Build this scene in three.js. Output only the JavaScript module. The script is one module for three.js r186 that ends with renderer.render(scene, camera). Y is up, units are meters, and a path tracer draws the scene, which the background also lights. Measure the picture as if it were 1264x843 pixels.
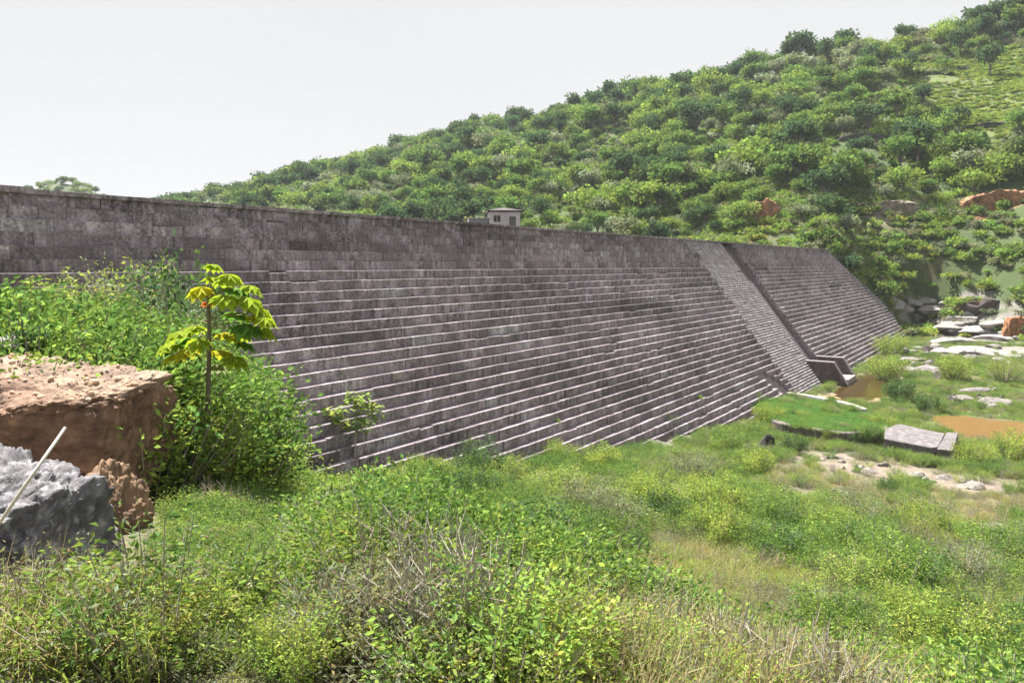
import * as THREE from 'three';
import { mergeGeometries } from 'three/addons/utils/BufferGeometryUtils.js';
import { ImprovedNoise } from 'three/addons/math/ImprovedNoise.js';

// ------------------------------------------------------------------ camera, sky, sun, exposure
const EYE = 17.6;                                   // eye height above the river bed
const F = 913, PW = 1264, PH = 843, HORIZON = 327;  // focal length in photograph pixels
const PITCH = Math.atan((PH / 2 - HORIZON) / F);
const EXPOSURE = 3.7;
const scene = new THREE.Scene();
const camera = new THREE.PerspectiveCamera(2 * Math.atan(PH / 2 / F) * 180 / Math.PI, PW / PH, 0.1, 3000);
camera.position.set(0, EYE, 0);
camera.rotation.x = -PITCH;
const renderer = new THREE.WebGLRenderer({ antialias: true });
renderer.toneMapping = THREE.LinearToneMapping;
renderer.toneMappingExposure = EXPOSURE;
renderer.shadowMap.enabled = true;
const noise = new ImprovedNoise();
const N3 = (x, y, z = 0) => noise.noise(x, y, z);
const fbm = (x, y, z = 0, o = 4) => { let a = 1, s = 0, f = 1, m = 0; for (let i = 0; i < o; i++) { s += a * N3(x * f, y * f, z * f + i * 7.3); m += a; a *= 0.5; f *= 2.03; } return s / m; };
{ // thin bright cloud over the whole sky
  const w = 256, h = 128, d = new Float32Array(w * h * 4);
  for (let j = 0; j < h; j++) for (let i = 0; i < w; i++) {
    const el = (j + 0.5) / h * Math.PI - Math.PI / 2, az = (i + 0.5) / w * 2 * Math.PI;
    const x = Math.cos(el) * Math.cos(az), z = Math.cos(el) * Math.sin(az), y = Math.sin(el);
    const c = fbm(x * 1.6 + 3, y * 4 + 1, z * 1.6, 4);
    let v = (0.88 - 0.13 * Math.max(0, y) + 0.05 * c) / EXPOSURE;
    const k = (j * w + i) * 4;
    d[k] = v * 0.985; d[k + 1] = v * 0.99; d[k + 2] = v * 1.01; d[k + 3] = 1;
  }
  const t = new THREE.DataTexture(d, w, h, THREE.RGBAFormat, THREE.FloatType);
  t.mapping = THREE.EquirectangularReflectionMapping; t.magFilter = THREE.LinearFilter; t.needsUpdate = true;
  scene.background = t; scene.environment = t;
}
const sun = new THREE.DirectionalLight(new THREE.Color(1, 0.96, 0.88), 5);
const SUN = new THREE.Vector3(-0.30, 0.88, -0.40).normalize();
sun.position.copy(SUN).multiplyScalar(400); sun.castShadow = true; sun.shadow.radius = 2;
Object.assign(sun.shadow.camera, { left: -400, right: 400, top: 400, bottom: -400, far: 1200 });
sun.shadow.mapSize.set(4096, 4096);
scene.add(sun);

// ------------------------------------------------------------------ helpers
function rngOf(seed) { let a = seed >>> 0; return () => { a |= 0; a = a + 0x6D2B79F5 | 0; let t = Math.imul(a ^ a >>> 15, 1 | a); t = t + Math.imul(t ^ t >>> 7, 61 | t) ^ t; return ((t ^ t >>> 14) >>> 0) / 4294967296; }; }
const V = (x, y, z) => new THREE.Vector3(x, y, z);
const clamp = (x, a = 0, b = 1) => Math.min(b, Math.max(a, x));
const ss = (a, b, x) => { const t = clamp((x - a) / (b - a)); return t * t * (3 - 2 * t); };
const mix = (a, b, t) => a + (b - a) * t;
const lerpTab = (tab, x) => { if (x <= tab[0][0]) return tab[0][1]; for (let i = 1; i < tab.length; i++) if (x <= tab[i][0]) { const [a, p] = tab[i - 1], [b, q] = tab[i]; return mix(p, q, (x - a) / (b - a)); } return tab[tab.length - 1][1]; };
const smoothTab = (tab, x, e = (tab[tab.length - 1][0] - tab[0][0]) / 60) => { return (lerpTab(tab, x - e) + lerpTab(tab, x) + lerpTab(tab, x + e)) / 3; };
const used = {};
function numbered(n) { if (!(n in used)) { used[n] = 0; return n; } used[n]++; return `${n}_${String(used[n]).padStart(3, '0')}`; }
function thing(name, label, category, pos = [0, 0, 0], turn = 0, group, kind) {
  const o = new THREE.Group(); o.name = numbered(name); o.position.set(...pos); o.rotation.y = turn; scene.add(o);
  o.userData = { label, category }; if (group) o.userData.group = group; if (kind) o.userData.kind = kind; return o;
}
function part(name, geo, mat, parent) { const m = new THREE.Mesh(geo, mat); m.name = parent === scene ? numbered(name) : name; m.castShadow = m.receiveShadow = true; parent.add(m); return m; }
function single(name, geo, mat, label, category, group, kind) { const m = part(name, geo, mat, scene); m.userData = { label, category }; if (group) m.userData.group = group; if (kind) m.userData.kind = kind; return m; }
function copyOf(o, pos, turn, scale, label, group) {
  const c = o.clone(); c.name = numbered(o.userData.base || o.name.replace(/_\d{3}$/, '')); scene.add(c);
  c.position.set(...pos); c.rotation.y = turn; c.scale.setScalar(1); if (Array.isArray(scale)) c.scale.set(...scale); else c.scale.setScalar(scale);
  c.userData = { ...o.userData }; if (label) c.userData.label = label; if (group) c.userData.group = group; return c;
}
const jitC = (r, c, a = 0.3) => { const k = 1 + (r() - 0.5) * 2 * a, h = (r() - 0.5) * a * 0.7; return [c[0] * k * (1 + h), c[1] * k, c[2] * k * (1 - h)]; };
const col = (r, g, b) => new THREE.Color().setRGB(r, g, b);

// photograph pixel -> ray; world y is measured from the river bed
const cp = Math.cos(PITCH), sp = Math.sin(PITCH);
function ray(px, py) { const x = (px - PW / 2) / F, y = -(py - PH / 2) / F; return V(x, y * cp - sp, -(cp + y * sp)).normalize(); }
function onLevel(px, py, y) { const r = ray(px, py); const k = (y - EYE) / r.y; return V(r.x * k, y, r.z * k); }
function atDepth(px, py, z) { const r = ray(px, py); const k = z / -r.z; return V(r.x * k, EYE + r.y * k, -z); }

// ------------------------------------------------------------------ the dam's axes: t along the crest, w downstream of the crest line
const AX = 35 * Math.PI / 180, D = 40;
const uX = Math.sin(AX), uZ = Math.cos(AX);
const toT = (X, Z) => uX * X + uZ * Z;
const toW = (X, Z) => uZ * X - uX * Z + D;
const fromTW = (t, w) => [uX * t + uZ * (w - D), uZ * t - uX * (w - D)];   // X, Z (Z is depth, -z)
const CREST = EYE + 3.42, STEP = 0.63, SLOPE = 0.78;

// ------------------------------------------------------------------ terrain
const bankTab = [[-200, 26], [-60, 8], [-14, 1.2], [-3, -1.2], [1, -1.75], [3, -2.0], [4.7, -2.7], [6.7, -5.0], [9.8, -7.7], [14, -9.7], [20, -11.3], [35, -13.7], [50, -15.2], [66, -16.4], [85, -17.1], [105, -17.4], [130, -17.5]];
const toeTab = [[-700, 120], [-300, 155], [-20, 174], [0, 186], [14, 210], [30, 212], [46, 196], [80, 170], [220, 135]];
const ridgeTab = [];
{ // the ridge stands 430 m along the crest's line; its height follows the skyline
  for (const [px, py] of [[1264, 14], [1195, 22], [1120, 36], [1000, 66], [880, 92], [760, 117], [640, 147], [500, 181], [400, 209], [300, 238], [262, 249], [200, 252], [120, 256]]) {
    const r = ray(px, py), k = 430 / (uX * r.x + uZ * -r.z), X = r.x * k, Z = -r.z * k;
    ridgeTab.push([toW(X, Z), r.y * k - 6]);
  }
  ridgeTab.sort((a, b) => a[0] - b[0]); ridgeTab.push([300, ridgeTab[ridgeTab.length - 1][1]]);
}
const POOLS = [];   // {pts:[[X,Z]], y, ...}
const FLATS = [];   // {X,Z,r,y}
function inPoly(p, x, z) { let c = false; for (let i = 0, j = p.length - 1; i < p.length; j = i++) if ((p[i][1] > z) !== (p[j][1] > z) && x < (p[j][0] - p[i][0]) * (z - p[i][1]) / (p[j][1] - p[i][1]) + p[i][0]) c = !c; return c; }
function polyDist(p, x, z) { if (inPoly(p, x, z)) return 0; let d = 1e9; for (let i = 0, j = p.length - 1; i < p.length; j = i++) { const ax = p[j][0], az = p[j][1], bx = p[i][0] - ax, bz = p[i][1] - az; const k = clamp(((x - ax) * bx + (z - az) * bz) / (bx * bx + bz * bz)); d = Math.min(d, Math.hypot(x - ax - bx * k, z - az - bz * k)); } return d; }
function H(X, Z) {
  const t = toT(X, Z), w = toW(X, Z), dist = Math.hypot(X, Z);
  // left bank, with a spur that reaches further out towards the dam
  const spur = 2.5 * ss(33, 28, w);
  let y = smoothTab(bankTab, t - spur, 0.5 + 0.04 * Math.abs(t));
  y += 0.55 * fbm(X * 0.09, Z * 0.09, 1, 3) * ss(14, 30, dist) + 0.12 * fbm(X * 0.6, Z * 0.6, 5, 2);
  // small hollows and mounds along the near slope
  y += 0.8 * fbm(X * 0.035, Z * 0.035, 9, 2) * ss(20, 40, dist) * (1 - ss(75, 100, t));
  if (w < 0) y = mix(y, Math.max(y, -2), ss(0, -4, w));
  // far bank and hill
  const toe = smoothTab(toeTab, w), s = t - toe;
  if (s > -6) {
    const R = smoothTab(ridgeTab, w), L = 430 - toe;
    let hy;
    if (s < 0) hy = -17.5;
    else if (t < 430) { const q = s / L; hy = -17.5 + 9 * ss(0, 34, s) + (R + 8.5) * Math.pow(clamp((s - 3) / (L - 3)), 1.0); hy += (7 * fbm(X * 0.012, Z * 0.012, 3, 4) + 2.2 * fbm(X * 0.05, Z * 0.05, 3, 3)) * ss(10, 60, s) * (1 - 0.75 * ss(0.8, 1, q)); }
    else hy = R - 0.25 * (t - 430);
    y = mix(y, Math.max(y, hy), ss(-6, 2, s));
    if (s > 2) y = hy;
    y += 16 * Math.exp(-(((t - 202) / 11) ** 2) - ((w + 4) / 7.5) ** 2) * (1 - 0.0 * s);
  }
  // low hills that close the valley upstream
  const bump = (px, z, top, r) => { const x0 = (px - PW / 2) / F * z; return top * Math.exp(-((X - x0) ** 2 + (Z - z) ** 2 * 0.7) / (r * r)); };
  if (Z > 350) y = Math.max(y, -20 + bump(90, 720, 97, 85), -20 + bump(230, 760, 84, 95), -20 + bump(0, 700, 78, 90));
  y += EYE;
  for (const f of FLATS) { const d = Math.hypot(X - f.X, Z - f.Z); if (d < f.r * 1.6) y = mix(f.y, y, ss(f.r * 0.85, f.r * 1.6, d)); }
  for (const p of POOLS) { if (Math.abs(X - p.cx) > p.reach || Math.abs(Z - p.cz) > p.reach) continue; const d = polyDist(p.pts, X, Z); if (d < 5) y = mix(p.y - (d === 0 ? 0.12 : -0.05), y, ss(0.2, 5, d)); }
  return y;
}
function hit(px, py, from = 2) { // first point of the ray on the terrain
  const r = ray(px, py); let a = from, b = from;
  for (let k = from; k < 1500; k *= 1.012) { const X = r.x * k, Z = -r.z * k; if (EYE + r.y * k < H(X, Z)) { b = k; break; } a = k; b = k; }
  for (let i = 0; i < 18; i++) { const m = (a + b) / 2; if (EYE + r.y * m < H(r.x * m, -r.z * m)) b = m; else a = m; }
  return V(r.x * b, EYE + r.y * b, r.z * b);
}
const onGround = (X, Z, dy = 0) => [X, H(X, Z) + dy, -Z];

const BED = 0.1;
const polyAt = (list, y) => list.map(([px, py]) => { const p = onLevel(px, py, y); return [p.x, -p.z]; });
function addPool(list, y) { const pts = polyAt(list, y); const xs = pts.map(p => p[0]), zs = pts.map(p => p[1]); const cx = (Math.min(...xs) + Math.max(...xs)) / 2, cz = (Math.min(...zs) + Math.max(...zs)) / 2; const o = { pts, y, cx, cz, reach: 6 + Math.max(Math.max(...xs) - cx, Math.max(...zs) - cz) }; POOLS.push(o); return o; }
const poolA = addPool([[1030, 484], [1052, 466], [1080, 459], [1108, 459], [1112, 472], [1100, 487], [1070, 494], [1040, 495]], BED + 0.25);
const poolB = addPool([[1152, 514], [1185, 513], [1225, 518], [1290, 524], [1330, 560], [1264, 556], [1225, 546], [1190, 538], [1160, 526]], BED + 0.55);
const poolC = addPool([[1118, 411], [1140, 408], [1158, 410], [1150, 417], [1124, 418]], BED + 0.15);
for (const [px, py] of [[985, 545], [1015, 553], [1045, 558], [1075, 561], [1105, 566], [1135, 570], [1165, 571], [1190, 566]]) { const p = onLevel(px, py, BED + 0.1); FLATS.push({ X: p.x, Z: -p.z, r: 2.2, y: BED + 0.0 }); }
const apron = polyAt([[930, 497], [975, 489], [1030, 497], [1068, 510], [1092, 520], [1086, 531], [1040, 532], [985, 525], [940, 512]], BED + 1.5);

// patches of bare matter (soil, sand, rock) on the ground: X, Z, radius along and across, colour
const PATCHES = [];
function patch(px, py, rx, rz, color, strength = 1) { const p = hit(px, py); PATCHES.push({ X: p.x, Z: -p.z, rx, rz, color, strength }); }
const SAND = [0.27, 0.215, 0.175], ROCKC = [0.29, 0.265, 0.25], EARTH = [0.42, 0.20, 0.095], STRAW = [0.25, 0.20, 0.09];
for (const [px, py, rx, rz] of [[1010, 563, 3.6, 2.4], [1060, 576, 4.4, 3.0], [1120, 586, 5, 3.0], [1190, 597, 4.6, 3.0], [1010, 612, 4.5, 1.7], [960, 614, 2.6, 1.3], [1060, 612, 2.6, 1.4], [1225, 650, 2, .7], [1250, 678, 2, .7], [800, 552, 3, 1.6], [770, 548, 2, 1.2]]) patch(px, py, rx, rz, SAND);
for (const [px, py, rx, rz] of [[1060, 494, 7, 3.0], [1030, 490, 4, 2]]) patch(px, py, rx, rz, [0.45, 0.29, 0.16]);
for (const [px, py, rx, rz] of [[1130, 388, 9, 9], [1170, 402, 12, 10], [1205, 418, 12, 9], [1215, 438, 12, 7], [1245, 432, 9, 7], [1165, 380, 8, 8], [1140, 455, 6, 4], [1110, 395, 6, 8], [1120, 375, 8, 8], [1145, 372, 8, 8], [1180, 388, 8, 7], [1240, 405, 8, 6]]) patch(px, py, rx, rz, ROCKC);
for (const [px, py, rx, rz] of [[945, 275, 3.5, 4], [1235, 255, 8, 5], [1212, 270, 3, 3], [1256, 405, 2.5, 4]]) patch(px, py, rx, rz, EARTH);
for (const [px, py, rx, rz] of [[1095, 268, 6, 4]]) patch(px, py, rx, rz, [0.30, 0.24, 0.19]);
const CLEAR = [];
for (const [px, py, r] of [[946, 284, 11], [1242, 272, 17], [1095, 278, 12], [1262, 422, 7], [1215, 390, 9], [1060, 182, 8], [1160, 94, 8], [1215, 164, 7], [1130, 392, 9], [1170, 396, 10]]) { const p = hit(px, py), d = Math.hypot(p.x, p.z); CLEAR.push({ X: p.x * (1 - r * 0.6 / d), Z: -p.z * (1 - r * 0.6 / d), r }); }
const inClear = (X, Z) => CLEAR.some(c => Math.hypot(X - c.X, Z - c.Z) < c.r);
const HILLGRASS = [];
for (const [px, py, r] of [[1130, 90, 16], [1180, 110, 26], [1230, 100, 28], [1250, 130, 24], [1200, 80, 16], [1255, 75, 20], [1180, 150, 14], [1230, 160, 16], [1100, 128, 10], [1240, 190, 14], [1180, 200, 12], [905, 292, 6]]) { const p = hit(px, py); HILLGRASS.push({ X: p.x, Z: -p.z, r: r * 0.8 }); }
function patchAt(X, Z) { let best = 0, c = null; for (const p of PATCHES) { const dx = (X - p.X) / p.rx, dz = (Z - p.Z) / p.rz, d = dx * dx + dz * dz; if (d > 3) continue; const v = (1 - ss(0.25, 1.2, d + 1.6 * fbm(X * 0.45, Z * 0.45, 2, 4))) * p.strength; if (p.color === ROCKC && toT(X, Z) - smoothTab(toeTab, toW(X, Z)) > 16) continue; if (v > best) { best = v; c = p.color; } } return [best, c]; }
const hillGrass = (X, Z) => { let v = 0; for (const p of HILLGRASS) v = Math.max(v, 1 - ss(0.6, 1.15, Math.hypot(X - p.X, Z - p.Z) / p.r + 0.35 * fbm(X * 0.04, Z * 0.04, 4, 2))); return v; };

// ------------------------------------------------------------------ textures
function tex(w, fn, srgb) {
  const d = new Uint8Array(w * w * 4);
  for (let j = 0; j < w; j++) for (let i = 0; i < w; i++) { const c = fn(i / w, j / w); const k = (j * w + i) * 4; for (let q = 0; q < 3; q++) d[k + q] = clamp(c[q] ?? c[0]) * 255; d[k + 3] = 255; }
  const t = new THREE.DataTexture(d, w, w); t.wrapS = t.wrapT = THREE.RepeatWrapping; t.magFilter = THREE.LinearFilter; t.minFilter = THREE.LinearMipmapLinearFilter; t.generateMipmaps = true; if (srgb) t.colorSpace = THREE.SRGBColorSpace; t.needsUpdate = true; return t;
}
// tileable fbm by wrapping the domain on two circles
const P2 = Math.PI * 2;
function tile(u, v, f, z, o = 4) { const blend = (a, b) => fbm(a * f, b * f, z, o); const bu = u, bv = v; return blend(u, v) * (1 - bu) * (1 - bv) + blend(u - 1, v) * bu * (1 - bv) + blend(u, v - 1) * (1 - bu) * bv + blend(u - 1, v - 1) * bu * bv; }
const grainTex = tex(512, (u, v) => { const a = tile(u, v, 9, 1, 5) * 1.3, b = tile(u, v, 60, 7, 2); const c = 0.80 + 0.34 * a + 0.22 * b; return [c, c * (1 + 0.03 * a), c * (1 - 0.04 * a)]; }, true);
const grainBump = tex(512, (u, v) => [0.5 + 0.45 * tile(u, v, 14, 3, 5) + 0.25 * tile(u, v, 70, 9, 2)]);
const stoneTex = tex(1024, (u, v) => { // weathered masonry: pitting, lime runs and dark growth
  const a = tile(u, v, 7, 2, 5), b = tile(u, v, 46, 5, 3), run = tile(u, v * 0.22, 26, 11, 3), c = 0.80 + 0.6 * a + 0.5 * b + 0.9 * Math.max(0, run - 0.1) - 0.6 * Math.max(0, -run - 0.05);
  return [c * 1.0, c * 0.97, c * (1.0 + 0.05 * a)]; }, true);
const stoneBump = tex(512, (u, v) => [0.5 + 0.5 * tile(u, v, 12, 4, 5) + 0.22 * tile(u, v, 60, 6, 2)]);
const roughRock = tex(512, (u, v) => { const a = tile(u, v, 6, 21, 6), b = tile(u, v, 34, 25, 3); return [0.5 + 0.5 * a + 0.4 * Math.abs(b)]; });
const rep = (t, s) => { const c = t.clone(); c.repeat.set(s, s); c.needsUpdate = true; return c; };

// ------------------------------------------------------------------ ground sheet
const CUT = (X, Z) => { // colour of the ground by what it is made of
  const t = toT(X, Z), w = toW(X, Z), toe = smoothTab(toeTab, w), s = t - toe;
  const n = fbm(X * 0.3, Z * 0.3, 12, 4), m = fbm(X * 0.05, Z * 0.05, 14, 3);
  let c;
  if (s > 2) { // hillside turf and soil
    c = [0.075 + 0.03 * n, 0.115 + 0.03 * n, 0.03]; const q = ss(0.1, 0.5, m + 0.3 * n); c = c.map((v, i) => mix(v, [0.16, 0.145, 0.07][i], q));
    const g = hillGrass(X, Z); const gc = [0.16 + 0.09 * n, 0.195 + 0.08 * n, 0.05]; c = c.map((v, i) => mix(v, gc[i], g * 0.9));
  } else { // river flat and near slope: soil, litter, short growth
    c = [0.15 + 0.05 * n, 0.135 + 0.04 * n, 0.07 + 0.02 * n]; const q = ss(-0.1, 0.35, m + 0.4 * n); c = c.map((v, i) => mix(v, [0.085, 0.12, 0.03][i], q));
    if (t > 75) { const r = ss(0.12, 0.4, fbm(X * 0.11, Z * 0.11, 31, 4)); c = c.map((v, i) => mix(v, [0.33, 0.30, 0.27][i], r * 0.75 * ss(75, 100, t))); }
  }
  const [pv, pc] = patchAt(X, Z); if (pc) c = c.map((v, i) => mix(v, pc[i] * (1 + 0.4 * n), pv));
  return c.map(v => Math.max(0.01, v));
};
{
  const NX = 520, NZ = 560, pos = new Float32Array((NX + 1) * (NZ + 1) * 3), colr = new Float32Array(pos.length), uv = new Float32Array((NX + 1) * (NZ + 1) * 2), idx = [];
  for (let j = 0; j <= NZ; j++) for (let i = 0; i <= NX; i++) {
    const a = i / NX * 2 - 1, b = j / NZ;
    const X = 20 * Math.sinh(4.25 * a) * 1.05, Z = -30 + 34 * (Math.sinh(4.25 * b * 1.0 + 0) / 1.0) + 60 * b * 0;
    const k = j * (NX + 1) + i, y = H(X, Z), c = CUT(X, Z);
    pos.set([X, y, -Z], k * 3); colr.set(c, k * 3); uv.set([X / 3, Z / 3], k * 2);
    if (i < NX && j < NZ) { const p = k, q = k + 1, r = k + NX + 1, s = r + 1; idx.push(p, q, r, q, s, r); }
  }
  const g = new THREE.BufferGeometry(); g.setAttribute('position', new THREE.BufferAttribute(pos, 3)); g.setAttribute('color', new THREE.BufferAttribute(colr, 3)); g.setAttribute('uv', new THREE.BufferAttribute(uv, 2)); g.setIndex(idx); g.computeVertexNormals();
  const m = single('terrain', g, new THREE.MeshStandardMaterial({ vertexColors: true, map: grainTex, bumpMap: grainBump, bumpScale: 0.06, roughness: 0.97 }), 'valley ground of soil, rock and turf with the hillside beyond the dam', 'ground', null, 'structure');
}
console.log('terrain');

// ------------------------------------------------------------------ water
function blobShape(pts, rough, seed) { // closed outline through the points, uneven
  const c = new THREE.CatmullRomCurve3(pts.map(p => V(p[0], 0, p[1])), true), n = 90, s = new THREE.Shape();
  for (let i = 0; i < n; i++) { const p = c.getPoint(i / n), q = rough * fbm(p.x * 0.8, p.z * 0.8, seed, 3); const x = p.x + q, y = p.z + q * 0.6; i ? s.lineTo(x, y) : s.moveTo(x, y); }
  return s;
}
function waterSheet(pool, color, label, seed) {
  const g = new THREE.ShapeGeometry(blobShape(pool.pts, 0.8, seed)); g.rotateX(-Math.PI / 2);
  const m = single('water', g, new THREE.MeshPhysicalMaterial({ color: col(...color), roughness: 0.05, bumpMap: rep(grainBump, 0.25), bumpScale: 0.012 }), label, 'water', null, 'structure');
  m.position.y = pool.y; return m;
}
waterSheet(poolA, [0.05, 0.031, 0.011], 'still brown pool at the foot of the stepped dam below the outlet basin', 3);
waterSheet(poolB, [0.17, 0.095, 0.038], 'shallow orange brown stream channel beyond the concrete slab', 4);
waterSheet(poolC, [0.16, 0.09, 0.035], 'small brown puddle between the dam end and the pale rock shelves', 5);

// ------------------------------------------------------------------ the stepped dam
const stoneMat = new THREE.MeshStandardMaterial({ vertexColors: true, map: stoneTex, bumpMap: stoneBump, bumpScale: 0.07, roughness: 0.93 });
const stoneMatPlain = new THREE.MeshStandardMaterial({ color: col(0.34, 0.305, 0.315), map: stoneTex, bumpMap: stoneBump, bumpScale: 0.05, roughness: 0.95 });
const concreteMat = new THREE.MeshStandardMaterial({ color: col(0.40, 0.37, 0.36), map: stoneTex, bumpMap: stoneBump, bumpScale: 0.02, roughness: 0.9 });
const chuteMat = new THREE.MeshStandardMaterial({ color: col(0.17, 0.15, 0.152), map: stoneTex, bumpMap: stoneBump, bumpScale: 0.03, roughness: 0.9 });
const basinMat = new THREE.MeshStandardMaterial({ color: col(0.18, 0.145, 0.14), map: stoneTex, bumpMap: stoneBump, bumpScale: 0.03, roughness: 0.9 });
const rd = rngOf(77);
function blockGeo(t0, t1, y0, y1, w0, w1, color, jit = 0.02) {
  const g = new THREE.BufferGeometry(), J = () => (rd() - 0.5) * 2 * jit;
  const c = []; for (let i = 0; i < 8; i++) c.push([(i & 1 ? t1 : t0) + J() * 0.6, (i & 2 ? y1 : y0) + J() * 0.6, (i & 4 ? w1 : w0) + (i & 4 ? J() * 1.4 : 0)]);
  const ch = y1 > EYE + 0.1 ? 0.003 : 0.035; // worn front top edge; the upper courses are sharp
  const faces = [];
  // front split by a chamfer along its top edge
  const fl = [c[6][0], c[6][1] - ch, c[6][2]], fr = [c[7][0], c[7][1] - ch, c[7][2]], tl = [c[6][0], c[6][1], c[6][2] - ch], tr = [c[7][0], c[7][1], c[7][2] - ch];
  faces.push([c[4], c[5], fr, fl], [fl, fr, tr, tl], [tl, tr, c[3], c[2]], [c[0], c[4], fl, tl, c[2]], [c[5], c[1], c[3], tr, fr], [c[0], c[1], c[5], c[4]]);
  const pos = [], uv = [], cl = [], ou = rd() * 9, ov = rd() * 9;
  for (const f of faces) for (let i = 1; i + 1 < f.length; i++) for (const q of [f[0], f[i], f[i + 1]]) { pos.push(...q); cl.push(color.r, color.g, color.b); }
  const a = V(), b = V(), n = V();
  for (let i = 0; i < pos.length; i += 9) {
    a.set(pos[i + 3] - pos[i], pos[i + 4] - pos[i + 1], pos[i + 5] - pos[i + 2]); b.set(pos[i + 6] - pos[i], pos[i + 7] - pos[i + 1], pos[i + 8] - pos[i + 2]); n.crossVectors(a, b);
    const ax = Math.abs(n.x), ay = Math.abs(n.y), az = Math.abs(n.z);
    for (let k = 0; k < 9; k += 3) { const x = pos[i + k], y = pos[i + k + 1], z = pos[i + k + 2]; if (az >= ax && az >= ay) uv.push(x / 7 + 0, y / 7); else if (ay >= ax) uv.push(x / 7, (y + z) / 7); else uv.push(z / 7 + ou, y / 7); }
  }
  g.setAttribute('position', new THREE.Float32BufferAttribute(pos, 3)); g.setAttribute('uv', new THREE.Float32BufferAttribute(uv, 2)); g.setAttribute('color', new THREE.Float32BufferAttribute(cl, 3)); g.computeVertexNormals();
  return g;
}
const GUT0 = 114.2, GUT1 = 119.6, FINE0 = 100, NSTEP = 35;
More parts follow.
